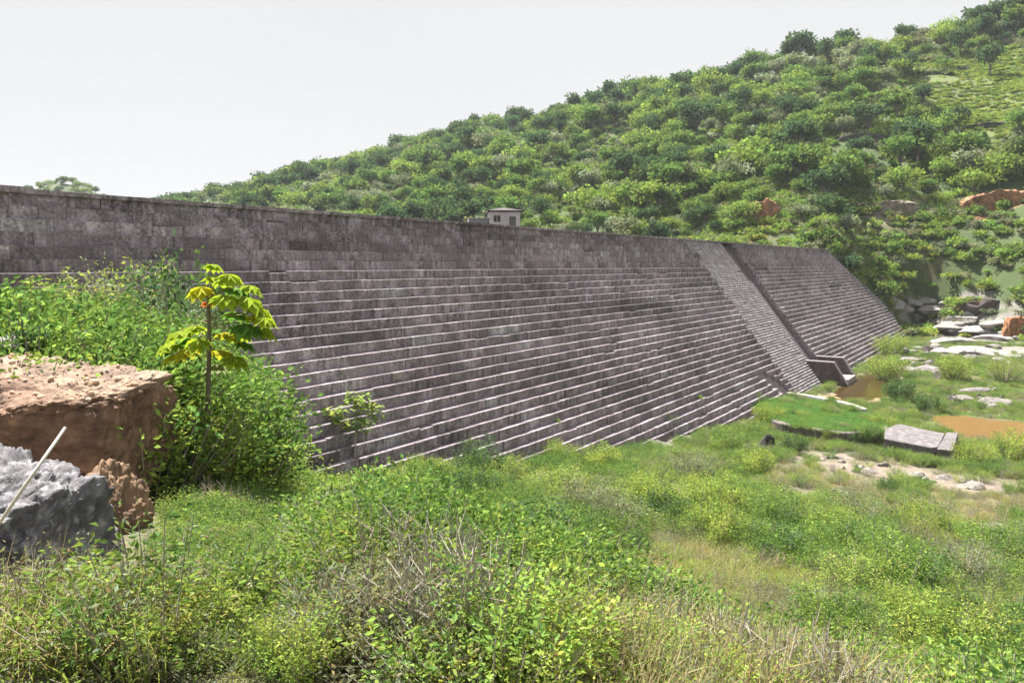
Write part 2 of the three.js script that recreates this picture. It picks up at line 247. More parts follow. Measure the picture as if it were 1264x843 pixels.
{
  const [x0, z0] = fromTW(0, 0);
  const dam = thing('dam', 'long stepped grey masonry dam wall crossing the valley', 'dam', [x0, 0, -z0], Math.PI / 2 - AX);
  const yTop = k => CREST - STEP * k, wF = k => SLOPE * STEP * k;      // top and front of course k
  const tEnd = k => lerpTab([[0, 190], [6, 193], [18, 205], [28, 221], [NSTEP, 224]], k);
  const stoneColor = (t, y, fine) => {
    const p = fbm(t * 0.05, y * 0.22, 3, 4), q = fbm(t * 0.35, y * 0.5, 8, 3);
    let v = 0.34 * (1 + 0.75 * p + 0.6 * q) * mix(0.88, 1.12, rd());
    const c = [v * 1.04, v * 0.93, v * 0.97];
    const lime = ss(0.16, 0.42, fbm(t * 0.09, y * 0.5, 21, 4)) * 0.6 + (fine ? 1.05 : 0);
    const dark = ss(0.12, 0.45, fbm(t * 0.06, y * 0.7, 41, 4)) * 0.5; // patches of black lichen
    for (let i = 0; i < 3; i++) { c[i] = mix(c[i], [0.50, 0.46, 0.465][i] * mix(0.8, 1.2, rd() * 0.6 + 0.2), Math.min(1, lime * 0.75)); c[i] *= 1 - dark * (fine ? 0.4 : 1); }
    if (fine) for (let i = 0; i < 3; i++) c[i] = mix(c[i], [0.56, 0.52, 0.525][i], 0.6); // newer, paler stone beside the chute
    if (rd() < 0.03) for (let i = 0; i < 3; i++) c[i] *= 1.5;
    return col(...c.map(v => clamp(v, 0.03, 0.5)));
  };
  // inner mass: behind the facing stones
  const coreShape = (drop) => { const s = new THREE.Shape(), yb = CREST - STEP * NSTEP, wb = wF(NSTEP); s.moveTo(-4.6, CREST - 0.1 - drop); s.lineTo(-0.55, CREST - 0.1 - drop); s.lineTo(wb - 0.62 - drop * SLOPE, yb - drop); s.lineTo(wb - 0.62, yb - 4); s.lineTo(-4.6, yb - 4); return s; };
  const prism = (shape, ta, tb) => { const g = new THREE.ExtrudeGeometry(shape, { depth: tb - ta, bevelEnabled: false }); g.rotateY(Math.PI / 2); g.scale(1, 1, -1); g.translate(ta, 0, 0); const ix = g.index; const p = g.attributes.position; for (let i = 0; i < p.count; i += 3) { for (const at of Object.values(g.attributes)) { const n = at.itemSize; for (let q = 0; q < n; q++) { const a = at.array[(i + 1) * n + q]; at.array[(i + 1) * n + q] = at.array[(i + 2) * n + q]; at.array[(i + 2) * n + q] = a; } } } g.computeVertexNormals(); return g; };
  part('core', mergeGeometries([prism(coreShape(0), -6, GUT0), prism(coreShape(0), GUT1, 192)]), stoneMatPlain, dam);
  // crest slab
  const crestStones = [];
  for (let t = -6; t < 190;) { const L = 2.4 + rd() * 1.2, c = stoneColor(t, CREST, false); const up = t < 14.5 ? 0.1 : 0; const e = Math.min(190, t + L); if (!(e > GUT0 - 1 && t < GUT1 + 1)) crestStones.push([t, blockGeo(t + 0.012, e - 0.012, CREST, CREST + 0.22 + up, -4.7, 0.16, c, 0.015)]); else crestStones.push([t, blockGeo(t + 0.012, e - 0.012, CREST, CREST + 0.22, -4.7, 0.16, c, 0.015)]); t += L; }
  const crest = new THREE.Group(); crest.name = 'crest_coping'; dam.add(crest);
  crestStones.forEach(([t, g]) => part('coping_stone', g, stoneMat, crest));
  // stepped facing
  const all = [];
  for (let k = 0; k < NSTEP; k++) {
    const y1 = yTop(k), y0 = y1 - STEP, w1 = wF(k), w0 = w1 - 1.15, te = tEnd(k);
    let t = -6 + rd() * 1.2;
    while (t < te) {
      let L = 1.1 + rd() * 1.2, e = Math.min(te, t + L);
      if (t < GUT0 && e > GUT0 - 0.5) e = GUT0;
      if (t >= GUT0 - 0.01 && t < GUT1) { t = GUT1; continue; }
      const tm = (t + e) / 2, fine = tm > FINE0 && tm < GUT0;
      // a hollow where facing stones have fallen out near the foot
      const [hx, hz] = [tm, k]; const gone = (k >= 27 && k <= 31 && Math.abs(tm - (93.0 + (k - 27) * 1.1)) < 1.5);
      if (!gone && e - t > 0.15) {
        const c = stoneColor(tm, y1, fine), pr = (rd() - 0.5) * 0.08 + 0.05 * fbm(tm * 0.4, k * 1.7, 4, 2);
        all.push({ k, t: tm, y: (y0 + y1) / 2, w: w1, g: () => blockGeo(t0_, e_ , y0 + 0.012, y1 - (rd() < 0.06 ? rd() * 0.12 : 0), w0, w1 + pr, c), });
        const t0_ = t + 0.006, e_ = e - 0.006;
        if (fine && k > 0) { const cc = stoneColor(tm, y1 + 0.3, true); all.push({ k, t: tm, y: y1 + 0.15, w: w1 - 0.26, far: 1, g: () => blockGeo(t0_, e_, y1 + 0.002, y1 + 0.31, w1 - SLOPE * STEP - 0.2, w1 - 0.245, cc) }); }
      }
      t = e;
    }
  }
  // the 300 stones that show largest are built singly
  const up = V(0, 1, 0);
  for (const b of all) { const [X, Z] = fromTW(b.t, b.w), y = b.y - EYE, px = PW / 2 + F * X / Z, py = HORIZON - F * y / Z; b.seen = !b.far && Z > 5 && px > 290 && px < 1264 && py < lerpTab([[290, 420], [330, 470], [380, 555], [520, 575], [600, 545], [800, 540], [930, 510]], px); b.rank = Z; }
  const near = new Set(all.filter(b => b.seen).sort((a, b) => a.rank - b.rank).slice(0, 300));
  for (let k = 0; k < NSTEP; k++) {
    const st = new THREE.Group(); st.name = 'step'; dam.add(st);
    const rest = [];
    for (const b of all) if (b.k === k) { const g = b.g(); if (near.has(b)) part('stone_block', g, stoneMat, st); else rest.push(g); }
    const m = part('stone_courses', mergeGeometries(rest), stoneMat, st); m.userData.kind = 'stuff';
  }
  // smooth inclined chute between two runs of steps
  const drop = 0.55, yb = CREST - STEP * 28, ch = new THREE.Shape();
  ch.moveTo(-4.6, CREST - drop); ch.lineTo(-0.75, CREST - drop); ch.lineTo(wF(28) - 0.75, yb - drop); ch.lineTo(wF(28) + 2, yb - drop - 0.5); ch.lineTo(wF(28) + 2, yb - 5); ch.lineTo(-4.6, yb - 5);
  const chg = prism(ch, GUT0 + 0.01, GUT1 - 0.01); const uvA = chg.attributes.uv; for (let i = 0; i < uvA.count; i++) uvA.setXY(i, chg.attributes.position.getX(i) / 7, (chg.attributes.position.getY(i) + chg.attributes.position.getZ(i)) / 7);
  part('spillway_chute', chg, chuteMat, dam).userData.label = 'dark smooth inclined chute running down the stepped face';
  // outlet basin: two side walls with sloping ends and a pale sill between them
  const wallShape = () => { const s = new THREE.Shape(), yT = EYE - 14.1; s.moveTo(11.5, yT - 7); s.lineTo(11.5, yT); s.lineTo(17.3, yT); s.lineTo(19.2, yT - 3.0); s.lineTo(19.2, yT - 7); return s; };
  for (const [ta, tb] of [[GUT0 - 1.0, GUT0 - 0.35], [GUT1 + 0.1, GUT1 + 0.75]]) {
    const g = prism(wallShape(), ta, tb), u = g.attributes.uv; for (let i = 0; i < u.count; i++) u.setXY(i, g.attributes.position.getZ(i) / 7, g.attributes.position.getY(i) / 7);
    const wl = part('basin_wall', g, basinMat, dam); wl.userData.label = 'brown concrete side wall of the outlet basin';
    const cap = new THREE.Shape(), yT = EYE - 14.1; cap.moveTo(11.5, yT + 0.003); cap.lineTo(17.32, yT + 0.003); cap.lineTo(19.22, yT - 2.99); cap.lineTo(19.42, yT - 2.99); cap.lineTo(17.45, yT + 0.16); cap.lineTo(11.5, yT + 0.16);
    part('wall_coping', prism(cap, ta - 0.06, tb + 0.06), concreteMat, wl);
  }
  const sill = blockGeo(GUT0 - 0.3, GUT1 + 0.08, 0.0, 1.15, 17.2, 19.3, col(0.44, 0.42, 0.36), 0.03); part('basin_sill', sill, stoneMat, dam).userData.label = 'pale concrete sill at the mouth of the basin';
}
console.log('dam');

// ------------------------------------------------------------------ gatehouse behind the crest
{
  const p = atDepth(621.5, 281, 85), base = CREST - 0.4;
  const hut = thing('gatehouse', 'small pale grey gatehouse with dark roof standing behind the dam crest', 'building', [p.x, base, p.z], 0.12);
  const wallM = new THREE.MeshStandardMaterial({ color: col(0.62, 0.60, 0.62), map: rep(grainTex, 1), roughness: 0.9 }), darkM = new THREE.MeshStandardMaterial({ color: col(0.03, 0.03, 0.035), roughness: 0.5 }), roofM = new THREE.MeshStandardMaterial({ color: col(0.06, 0.05, 0.05), map: grainTex, roughness: 0.85 });
  const bx = (w, h, d, x, y, z) => { const g = new THREE.BoxGeometry(w, h, d); g.translate(x, y, z); return g; };
  // walls with a real doorway and window opening on the face towards the dam
  part('wall', mergeGeometries([bx(3.4, 2.86, 0.2, 0, 1.43, -1.5), bx(0.2, 2.86, 2.8, -1.6, 1.43, 0), bx(0.2, 2.86, 2.8, 1.6, 1.43, 0), bx(0.42, 2.86, 0.2, -1.49, 1.43, 1.5), bx(0.75, 1.75, 0.2, -0.905, 0.875, 1.5), bx(0.75, 0.38, 0.2, -0.905, 2.67, 1.5), bx(1.0, 2.86, 0.2, -0.03, 1.43, 1.5), bx(0.75, 0.5, 0.2, 0.845, 2.61, 1.5), bx(0.48, 2.86, 0.2, 1.46, 1.43, 1.5)]), wallM, hut);
  const wn = part('window', bx(0.75, 0.73, 0.05, -0.905, 2.115, 1.44), darkM, hut); part('window_frame', mergeGeometries([bx(0.05, 0.73, 0.05, -0.905, 2.115, 1.5), bx(0.75, 0.05, 0.05, -0.905, 2.48, 1.5)]), wallM, wn);
  part('door', bx(0.75, 2.36, 0.06, 0.845, 1.18, 1.43), new THREE.MeshStandardMaterial({ color: col(0.09, 0.10, 0.10), roughness: 0.7 }), hut);
  for (const x of [-0.4, 0.36]) part('pilaster', bx(0.16, 2.8, 0.12, x, 1.4, 1.665), wallM, hut);
  const rs = new THREE.BufferGeometry().copy(new THREE.ConeGeometry(2.75, 0.45, 4, 1)); rs.rotateY(Math.PI / 4); rs.translate(0, 3.24, 0); part('roof', rs, roofM, hut);
  part('eaves', bx(3.9, 0.14, 3.7, 0, 2.935, 0), roofM, hut);
  part('annex', bx(2.3, 2.2, 2.4, -2.87, 1.1, -0.1), new THREE.MeshStandardMaterial({ color: col(0.27, 0.26, 0.29), map: grainTex, roughness: 0.9 }), hut);
  part('pier', bx(6.2, 6, 3.6, -1.2, -3.0, 0), stoneMatPlain, hut);
}

// ------------------------------------------------------------------ rocks
function rockGeo(seed, detail, cuts, rough, freq, uvs = 0.6, cutDepth = [0.55, 0.9]) {
  const g = new THREE.IcosahedronGeometry(1, detail), p = g.attributes.position, r = rngOf(seed), v = V(), pl = [];
  for (let i = 0; i < cuts; i++) { const n = V(r() - 0.5, r() - 0.5, r() - 0.5).normalize(); pl.push([n, mix(cutDepth[0], cutDepth[1], r())]); }
  for (let i = 0; i < p.count; i++) {
    v.fromBufferAttribute(p, i); for (const [n, d] of pl) { const k = v.dot(n); if (k > d) v.addScaledVector(n, d - k); }
    const s = 1 + rough * fbm(v.x * freq + seed, v.y * freq, v.z * freq, 5) + rough * 0.5 * Math.abs(fbm(v.x * freq * 2.7 + seed, v.y * freq * 2.7, v.z * freq * 2.7, 3)); p.setXYZ(i, v.x * s, v.y * s, v.z * s);
  }
  return g;
}
function finishRock(g, sx, sy, sz, colorFn, uvm = 1) {
  g.scale(sx, sy, sz); g.computeVertexNormals();
  const p = g.attributes.position, n = p.count, uv = new Float32Array(n * 2), c = new Float32Array(n * 3), v = V();
  for (let i = 0; i < n; i++) { v.fromBufferAttribute(p, i); uv[i * 2] = (v.x + v.y * 0.5) / uvm; uv[i * 2 + 1] = (v.z + v.y * 0.9) / uvm; const q = colorFn(v); c.set(q, i * 3); }
  // smooth the shading across the shared corners
  const map = new Map(), nm = g.attributes.normal; for (let i = 0; i < n; i++) { const k = `${p.getX(i).toFixed(3)},${p.getY(i).toFixed(3)},${p.getZ(i).toFixed(3)}`; const a = map.get(k) || [0, 0, 0]; a[0] += nm.getX(i); a[1] += nm.getY(i); a[2] += nm.getZ(i); map.set(k, a); }
  for (let i = 0; i < n; i++) { const a = map.get(`${p.getX(i).toFixed(3)},${p.getY(i).toFixed(3)},${p.getZ(i).toFixed(3)}`), l = Math.hypot(...a) || 1; nm.setXYZ(i, a[0] / l, a[1] / l, a[2] / l); }
  g.setAttribute('uv', new THREE.BufferAttribute(uv, 2)); g.setAttribute('color', new THREE.BufferAttribute(c, 3)); return g;
}
const rockMat = new THREE.MeshStandardMaterial({ vertexColors: true, map: grainTex, bumpMap: roughRock, bumpScale: 0.035, roughness: 0.95 });
const rockMatFar = new THREE.MeshStandardMaterial({ vertexColors: true, map: rep(grainTex, 0.4), bumpMap: rep(roughRock, 0.4), bumpScale: 0.15, roughness: 0.95 });
const tone = (base, amp, f, s) => v => { const n = fbm(v.x * f + s, v.y * f, v.z * f, 4), k = 1 + amp * n * 1.6; return [base[0] * k, base[1] * k, base[2] * k]; };

function worley(x, y, z) { // nearest and second nearest cell point, and the nearest cell's own number
  const xi = Math.floor(x), yi = Math.floor(y), zi = Math.floor(z); let a = 9, b = 9, id = 0;
  for (let i = -1; i < 2; i++) for (let j = -1; j < 2; j++) for (let k = -1; k < 2; k++) { let h = Math.imul(xi + i, 374761393) + Math.imul(yi + j, 668265263) + Math.imul(zi + k, 2147483647 ^ 40503) | 0; h = Math.imul(h ^ h >>> 13, 1274126177); const p = ((h & 1023) / 1023), q = ((h >>> 10 & 1023) / 1023), w = ((h >>> 20 & 1023) / 1023), d = Math.hypot(xi + i + p - x, yi + j + q - y, zi + k + w - z); if (d < a) { b = a; a = d; id = ((h >>> 5) & 255) / 255; } else if (d < b) b = d; }
  return [a, b, id];
}
// the two boulders on the near bank and the slab below them
{
  const q = atDepth(52, 524, 6.6);
  // angular block: flat sloping top, upright broken front
  const block = (seed, detail, planes, rough, freq, cell = 4, knob = 0.3) => { const g = new THREE.IcosahedronGeometry(1.5, detail), p = g.attributes.position, v = V(); for (let i = 0; i < p.count; i++) { v.fromBufferAttribute(p, i); for (let k = 0; k < 2; k++) for (const [n, d] of planes) { const e = v.dot(n); if (e > d) v.addScaledVector(n, d - e); } const lump = fbm(v.x * freq + seed, v.y * freq, v.z * freq, 6), rid = 1 - Math.abs(fbm(v.x * freq * 1.7, v.y * freq * 2.6 + seed, v.z * freq * 1.7, 4)) * 2; const fine = fbm(v.x * freq * 6 + 3, v.y * freq * 6, v.z * freq * 6 + seed, 4), [w1, w2, wid] = worley(v.x * cell + seed, v.y * cell * 1.3, v.z * cell), [c1, c2, cid] = worley(v.x * cell * 3 + seed, v.y * cell * 3, v.z * cell * 3), crack = ss(0, 0.16, w2 - w1), topW = knob + (1 - knob) * ss(0.25, 0.5, v.y), s = 1 + rough * lump + rough * 0.3 * (rid - 0.6) + topW * (0.07 * (wid - 0.5) - 0.045 * (1 - crack) + 0.028 * (cid - 0.5) + 0.02 * (0.5 - c1) + 0.02 * (0.5 - w1)) + 0.06 * fine * topW + 0.015 * fine; p.setXYZ(i, v.x * s, v.y * s, v.z * s); } return g; };
  const nv = (x, y, z) => V(x, y, z).normalize();
  const g = block(5, 56, [[nv(0.12, 1, 0.10), 0.62], [nv(0.35, 0.1, 1), 0.72], [nv(1, 0.12, 0.25), 0.92], [nv(-0.5, -0.1, 1), 0.85], [nv(0.8, 0.55, 0.5), 0.9], [nv(0.3, -0.8, 1), 0.86], [nv(0, 0, -1), 0.9], [nv(-0.3, 1, 0.5), 0.66]], 0.12, 1.9, 3.6, 0.22);
  finishRock(g, 0.78, 0.61, 0.8, v => { const n = fbm(v.x * 3, v.y * 3, v.z * 3, 4), crumb = ss(0.33, 0.43, v.y + 0.14 * n + 0.1 * v.x); const a = [0.24, 0.14, 0.095], b = [0.33, 0.235, 0.17], s = ss(0.0, 0.4, fbm(v.x * 5, v.y * 10, v.z * 5 + 4, 4)); return a.map((x, i) => mix(mix(x, [0.36, 0.215, 0.14][i], s * 0.8), b[i], crumb) * (1 + 0.75 * n)); }, 0.8);
  const m = single('boulder', g, rockMat, 'big reddish brown boulder with a crumbling sandy top on the bank', 'boulder'); m.position.copy(q); m.rotation.set(0.06, 0.1, -0.06);
  const r = rngOf(12);
  const q2 = atDepth(-22, 705, 4.3);
  const g2 = block(9, 56, [[nv(0.3, 1, 0.2), 0.86], [nv(1, 0.35, 0.5), 0.8], [nv(0.6, -0.3, 1), 0.9], [nv(-0.2, 0.5, 1), 0.92]], 0.16, 1.7, 3.4, 0.42);
  finishRock(g2, 0.48, 0.56, 0.55, v => { const n = fbm(v.x * 6, v.y * 6, v.z * 6, 5), l = ss(0.0, 0.25, fbm(v.x * 13, v.y * 13, v.z * 13 + 9, 4)); return [0.17, 0.163, 0.18].map((x, i) => mix(x * (1 + 1.2 * n), [0.40, 0.39, 0.42][i], l * 0.8)); }, 0.5);
  const m2 = single('boulder', g2, rockMat, 'rough grey lichen covered boulder below the reddish boulder', 'boulder'); m2.position.copy(q2); m2.rotation.set(0, 0.2, 0.0);
  const q3 = atDepth(108, 676, 5.3);
  const g3 = block(23, 30, [[nv(0.9, 0.3, 0.5), 0.7], [nv(-0.2, 0.3, 1), 0.75], [nv(0.4, 1, 0.2), 0.85], [nv(-1, 0.2, 0.3), 0.8]], 0.10, 1.6, 2.6, 0.06);
  finishRock(g3, 0.30, 0.46, 0.36, tone([0.27, 0.165, 0.10], 0.7, 4, 4), 0.7);
  const m3 = single('boulder', g3, rockMat, 'smooth tan brown rock face wedged under the grey boulder', 'boulder'); m3.position.copy(q3); m3.rotation.set(0.1, 0.3, -0.55);
  const q4 = atDepth(8, 428, 7.6), g4 = rockGeo(31, 10, 6, 0.08, 2, 1);
  finishRock(g4, 0.24, 0.13, 0.22, tone([0.45, 0.42, 0.44], 0.3, 4, 1), 0.5); const m4 = single('stone', g4, rockMat, 'pale grey stone lying behind the reddish boulder top', 'stone'); m4.position.copy(q4);
  // crumbs of earth on the boulder's top
  const cg = rockGeo(41, 2, 3, 0.25, 2); finishRock(cg, 1, 0.7, 1, () => [0.5, 0.34, 0.24], 1);
  const im = new THREE.InstancedMesh(cg, new THREE.MeshStandardMaterial({ vertexColors: true, roughness: 1 }), 260); im.name = 'earth_crumbs'; im.userData = { label: 'loose sandy crumbs scattered over the reddish boulder top', category: 'crumbs', kind: 'stuff' };
  const M = new THREE.Matrix4(), ray3 = new THREE.Raycaster(); m.updateMatrixWorld(true);
  let c = 0; for (let i = 0; i < 900 && c < 260; i++) { ray3.set(V(q.x + (r() - 0.5) * 1.9, q.y + 3, q.z + (r() - 0.5) * 1.9), V(0, -1, 0)); const h = ray3.intersectObject(m)[0]; if (!h || h.face.normal.y < 0.8) continue; const s = 0.01 + 0.03 * r() ** 3; M.compose(h.point, new THREE.Quaternion().setFromEuler(new THREE.Euler(r() * 6, r() * 6, r() * 6)), V(s, s, s)); im.setMatrixAt(c, M); im.setColorAt(c, col(...jitC(r, [0.85, 0.85, 0.85], 0.2))); c++; }
  im.count = c; im.castShadow = im.receiveShadow = true; scene.add(im);
  // bleached stick leaning on the grey boulder
  const a = atDepth(-6, 652, 3.75), b = atDepth(40, 585, 3.8), e = atDepth(80, 528, 4.1);
  single('stick', new THREE.TubeGeometry(new THREE.CatmullRomCurve3([a, b, e]), 14, 0.009, 6), new THREE.MeshStandardMaterial({ color: col(0.5, 0.46, 0.42), roughness: 0.9 }), 'bleached bare stick leaning across the grey boulder', 'stick');
}
// river rocks
const rockProtos = [];
for (let i = 0; i < 5; i++) rockProtos.push([101 + i * 7, i]);
function river(px, py, wpx, hm, base, label, group, name = 'river_rock', depth = 0.7, sink = 0.35, seed = 1) {
  const p = hit(px, py), Z = -p.z, wm = wpx / F * Z / 2;
  const g = rockGeo(200 + seed * 13, 7, 7, 0.16, 1.3, 1, [0.45, 0.85]); finishRock(g, wm, hm, wm * depth, tone(base, 0.45, 1.2 / Math.max(0.6, wm) * 2, seed), 1.6);
  const m = single(name, g, rockMatFar, label, 'rock', group); m.position.set(p.x, p.y + hm * (0.5 - sink), p.z - wm * depth * 0.3); m.rotation.y = seed * 1.7 % 0.9 - 0.45; return m;
}
const PALE = [0.40, 0.37, 0.355], GREY = [0.25, 0.22, 0.22], DARKR = [0.055, 0.048, 0.05];
let sd = 1;
for (const [px, py, w, h] of [[1135, 392, 46, 1.2], [1160, 384, 50, 1.4], [1148, 403, 38, 1.0], [1180, 404, 60, 1.3], [1212, 436, 84, 1.0], [1180, 424, 56, 1.0], [1238, 420, 56, 1.0], [1215, 410, 50, 1.2], [1250, 444, 40, 0.8], [1138, 432, 30, 0.7], [1172, 436, 40, 0.9], [1120, 384, 26, 1.6], [1125, 374, 40, 1.6], [1105, 378, 30, 1.6], [1150, 372, 34, 1.4], [1195, 396, 44, 1.2], [1235, 402, 40, 1.2], [1100, 390, 24, 1.2], [1165, 396, 36, 1.2]]) river(px, py, w, h, PALE, 'pale bare rock shelf in the river bed past the dam end', 'pale rock shelves in the river bed', 'rock_shelf', 0.75, 0.35, sd++);
for (const [px, py, w, h] of [[1130, 447, 42, 0.8], [1150, 460, 46, 0.9], [1208, 487, 40, 1.0], [1232, 500, 44, 0.8], [1190, 496, 30, 0.7], [1118, 443, 30, .5]]) river(px, py, w, h, [0.30, 0.26, 0.26], 'grey weathered rock among grass on the river flat', 'grey rocks on the river flat', 'river_rock', 0.7, 0.35, sd++);
for (const [px, py, w, h] of [[1205, 384, 40, 2.2], [1090, 352, 34, 2.2], [1085, 348, 40, 2.0], [1176, 412, 20, 1.1], [1146, 434, 16, 1.0], [1160, 392, 20, 1.2], [1225, 380, 26, 2.4]]) river(px, py, w, h, [0.10, 0.075, 0.072], 'dark brown rock at the foot of the far bank', 'dark rocks along the far bank', 'bank_rock', 0.7, 0.3, sd++);
river(946, 555, 34, 1.15, DARKR, 'single black rock sitting in grass before the dam foot', null, 'river_rock', 0.8, 0.3, 60);
for (const [px, py, w, h] of [[785, 556, 44, 0.5], [815, 552, 36, 0.45], [1010, 568, 20, 0.3], [1075, 583, 26, 0.3], [1130, 590, 34, 0.35], [1200, 603, 40, 0.4], [1170, 592, 26, .3], [960, 616, 24, 0.25], [1030, 614, 30, 0.25], [1230, 652, 24, 0.25], [1092, 576, 18, .3]]) river(px, py, w, h, [0.33, 0.295, 0.27], 'flat pale stone on a bare sandy strip of the near flat', 'flat pale stones on the sandy strips', 'flat_stone', 0.6, 0.35, sd++);
// smaller broken rocks gathered round the larger ones
{
  const r = rngOf(1313), tinted = (c, a, b) => { const k = mix(a, b, r()); return c.map(v => v * k); };
  for (const [px, py] of [[1135, 392], [1160, 384], [1180, 404], [1212, 436], [1238, 420], [1172, 436], [1138, 432], [1120, 380], [1250, 444], [1195, 396]]) for (let i = 0; i < 4; i++) river(px + (r() - 0.5) * 54, py + (r() - 0.5) * 16, 8 + r() * 16, 0.4 + r() * 0.7, tinted(PALE, 0.6, 1.05), 'small pale broken rock among the rock shelves past the dam end', 'small pale rocks among the shelves', 'river_rock', 0.8, 0.3, 300 + sd++);
  for (const [px, py] of [[1130, 447], [1150, 462], [1208, 488], [1230, 500], [1190, 496]]) for (let i = 0; i < 5; i++) river(px + (r() - 0.5) * 46, py + (r() - 0.5) * 12, 5 + r() * 12, 0.3 + r() * 0.6, tinted([0.30, 0.265, 0.26], 0.5, 1.2), 'small grey rock half hidden in grass on the river flat', 'small grey rocks on the river flat', 'river_rock', 0.8, 0.3, 400 + sd++);
  for (const [px, py] of [[1010, 566], [1060, 578], [1120, 588], [1180, 598], [1020, 613]]) for (let i = 0; i < 5; i++) river(px + (r() - 0.5) * 60, py + (r() - 0.5) * 12, 5 + r() * 11, 0.12 + r() * 0.25, tinted([0.33, 0.295, 0.27], 0.7, 1.15), 'small broken stone on a bare sandy strip of the near flat', 'small stones on the sandy strips', 'small_stone', 0.8, 0.3, 500 + sd++);
}
// eroded banks on the hill: fluted earth faces
for (const [px, py, w, h, base, label, d, fl] of [[946, 276, 44, 7.5, [0.40, 0.205, 0.115], 'orange tan eroded earth bank above the dam crest', 0.6, 1], [1240, 258, 96, 5.5, [0.40, 0.20, 0.105], 'wide orange earth cutting on the far bank under trees', 0.45, 1], [1095, 268, 80, 5.0, [0.25, 0.205, 0.165], 'grey tan rock outcrop on the hillside past the dam end', 0.4, 0.5], [1262, 416, 36, 5.0, [0.42, 0.185, 0.085], 'steep orange earth bank beside the pale rock shelves', 0.6, 1], [1160, 90, 56, 2.0, [0.10, 0.09, 0.085], 'dark rock ledge in the high hillside grass', 0.4, 0.4], [1060, 176, 64, 3, [0.13, 0.115, 0.115], 'dark grey cliff band among trees halfway up the hillside', 0.4, 0.4], [1215, 160, 60, 2.2, [0.12, 0.105, 0.10], 'dark rock ledge below the high hillside grass', 0.4, 0.4], [1215, 384, 66, 2.6, [0.17, 0.105, 0.08], 'brown rock face at the foot of the grassy far bank', 0.4, 0.5]]) {
  const p = hit(px, py), wm = w / F * -p.z / 2, g = new THREE.IcosahedronGeometry(1, 26), q = g.attributes.position, v = V();
  for (let i = 0; i < q.count; i++) { v.fromBufferAttribute(q, i); const zc = 0.45 + 0.2 * v.y; if (v.z > zc) v.z = zc; if (v.y > 0.8) v.y = 0.8; const k = 1 + 0.32 * fbm(v.x * 1.7 + px, v.y * 1.5, v.z * 1.7, 4); q.setXYZ(i, v.x * k, v.y * k * (1 + 0.15 * fbm(v.x * 4 + px, 1, 1, 3)), v.z * k - 0.28 * fl * Math.abs(fbm(v.x * 5 + px, v.y * 0.9, 3, 4)) * 2); }
  finishRock(g, wm, h, wm * d, u => { const n = fbm(u.x * 0.7 + px, u.y * 0.25, u.z * 0.7, 4), k = 1 + 1.1 * n; return [base[0] * k, base[1] * k, base[2] * k * (1 + 0.3 * n)]; }, 3);
  const m = single('earth_bank', g, rockMatFar, label, 'bank'); m.position.copy(p); m.position.z -= wm * d * 0.45; m.position.y += h * 0.05; m.rotation.y = -0.35; m.rotation.x = -0.25;
}
console.log('rocks');

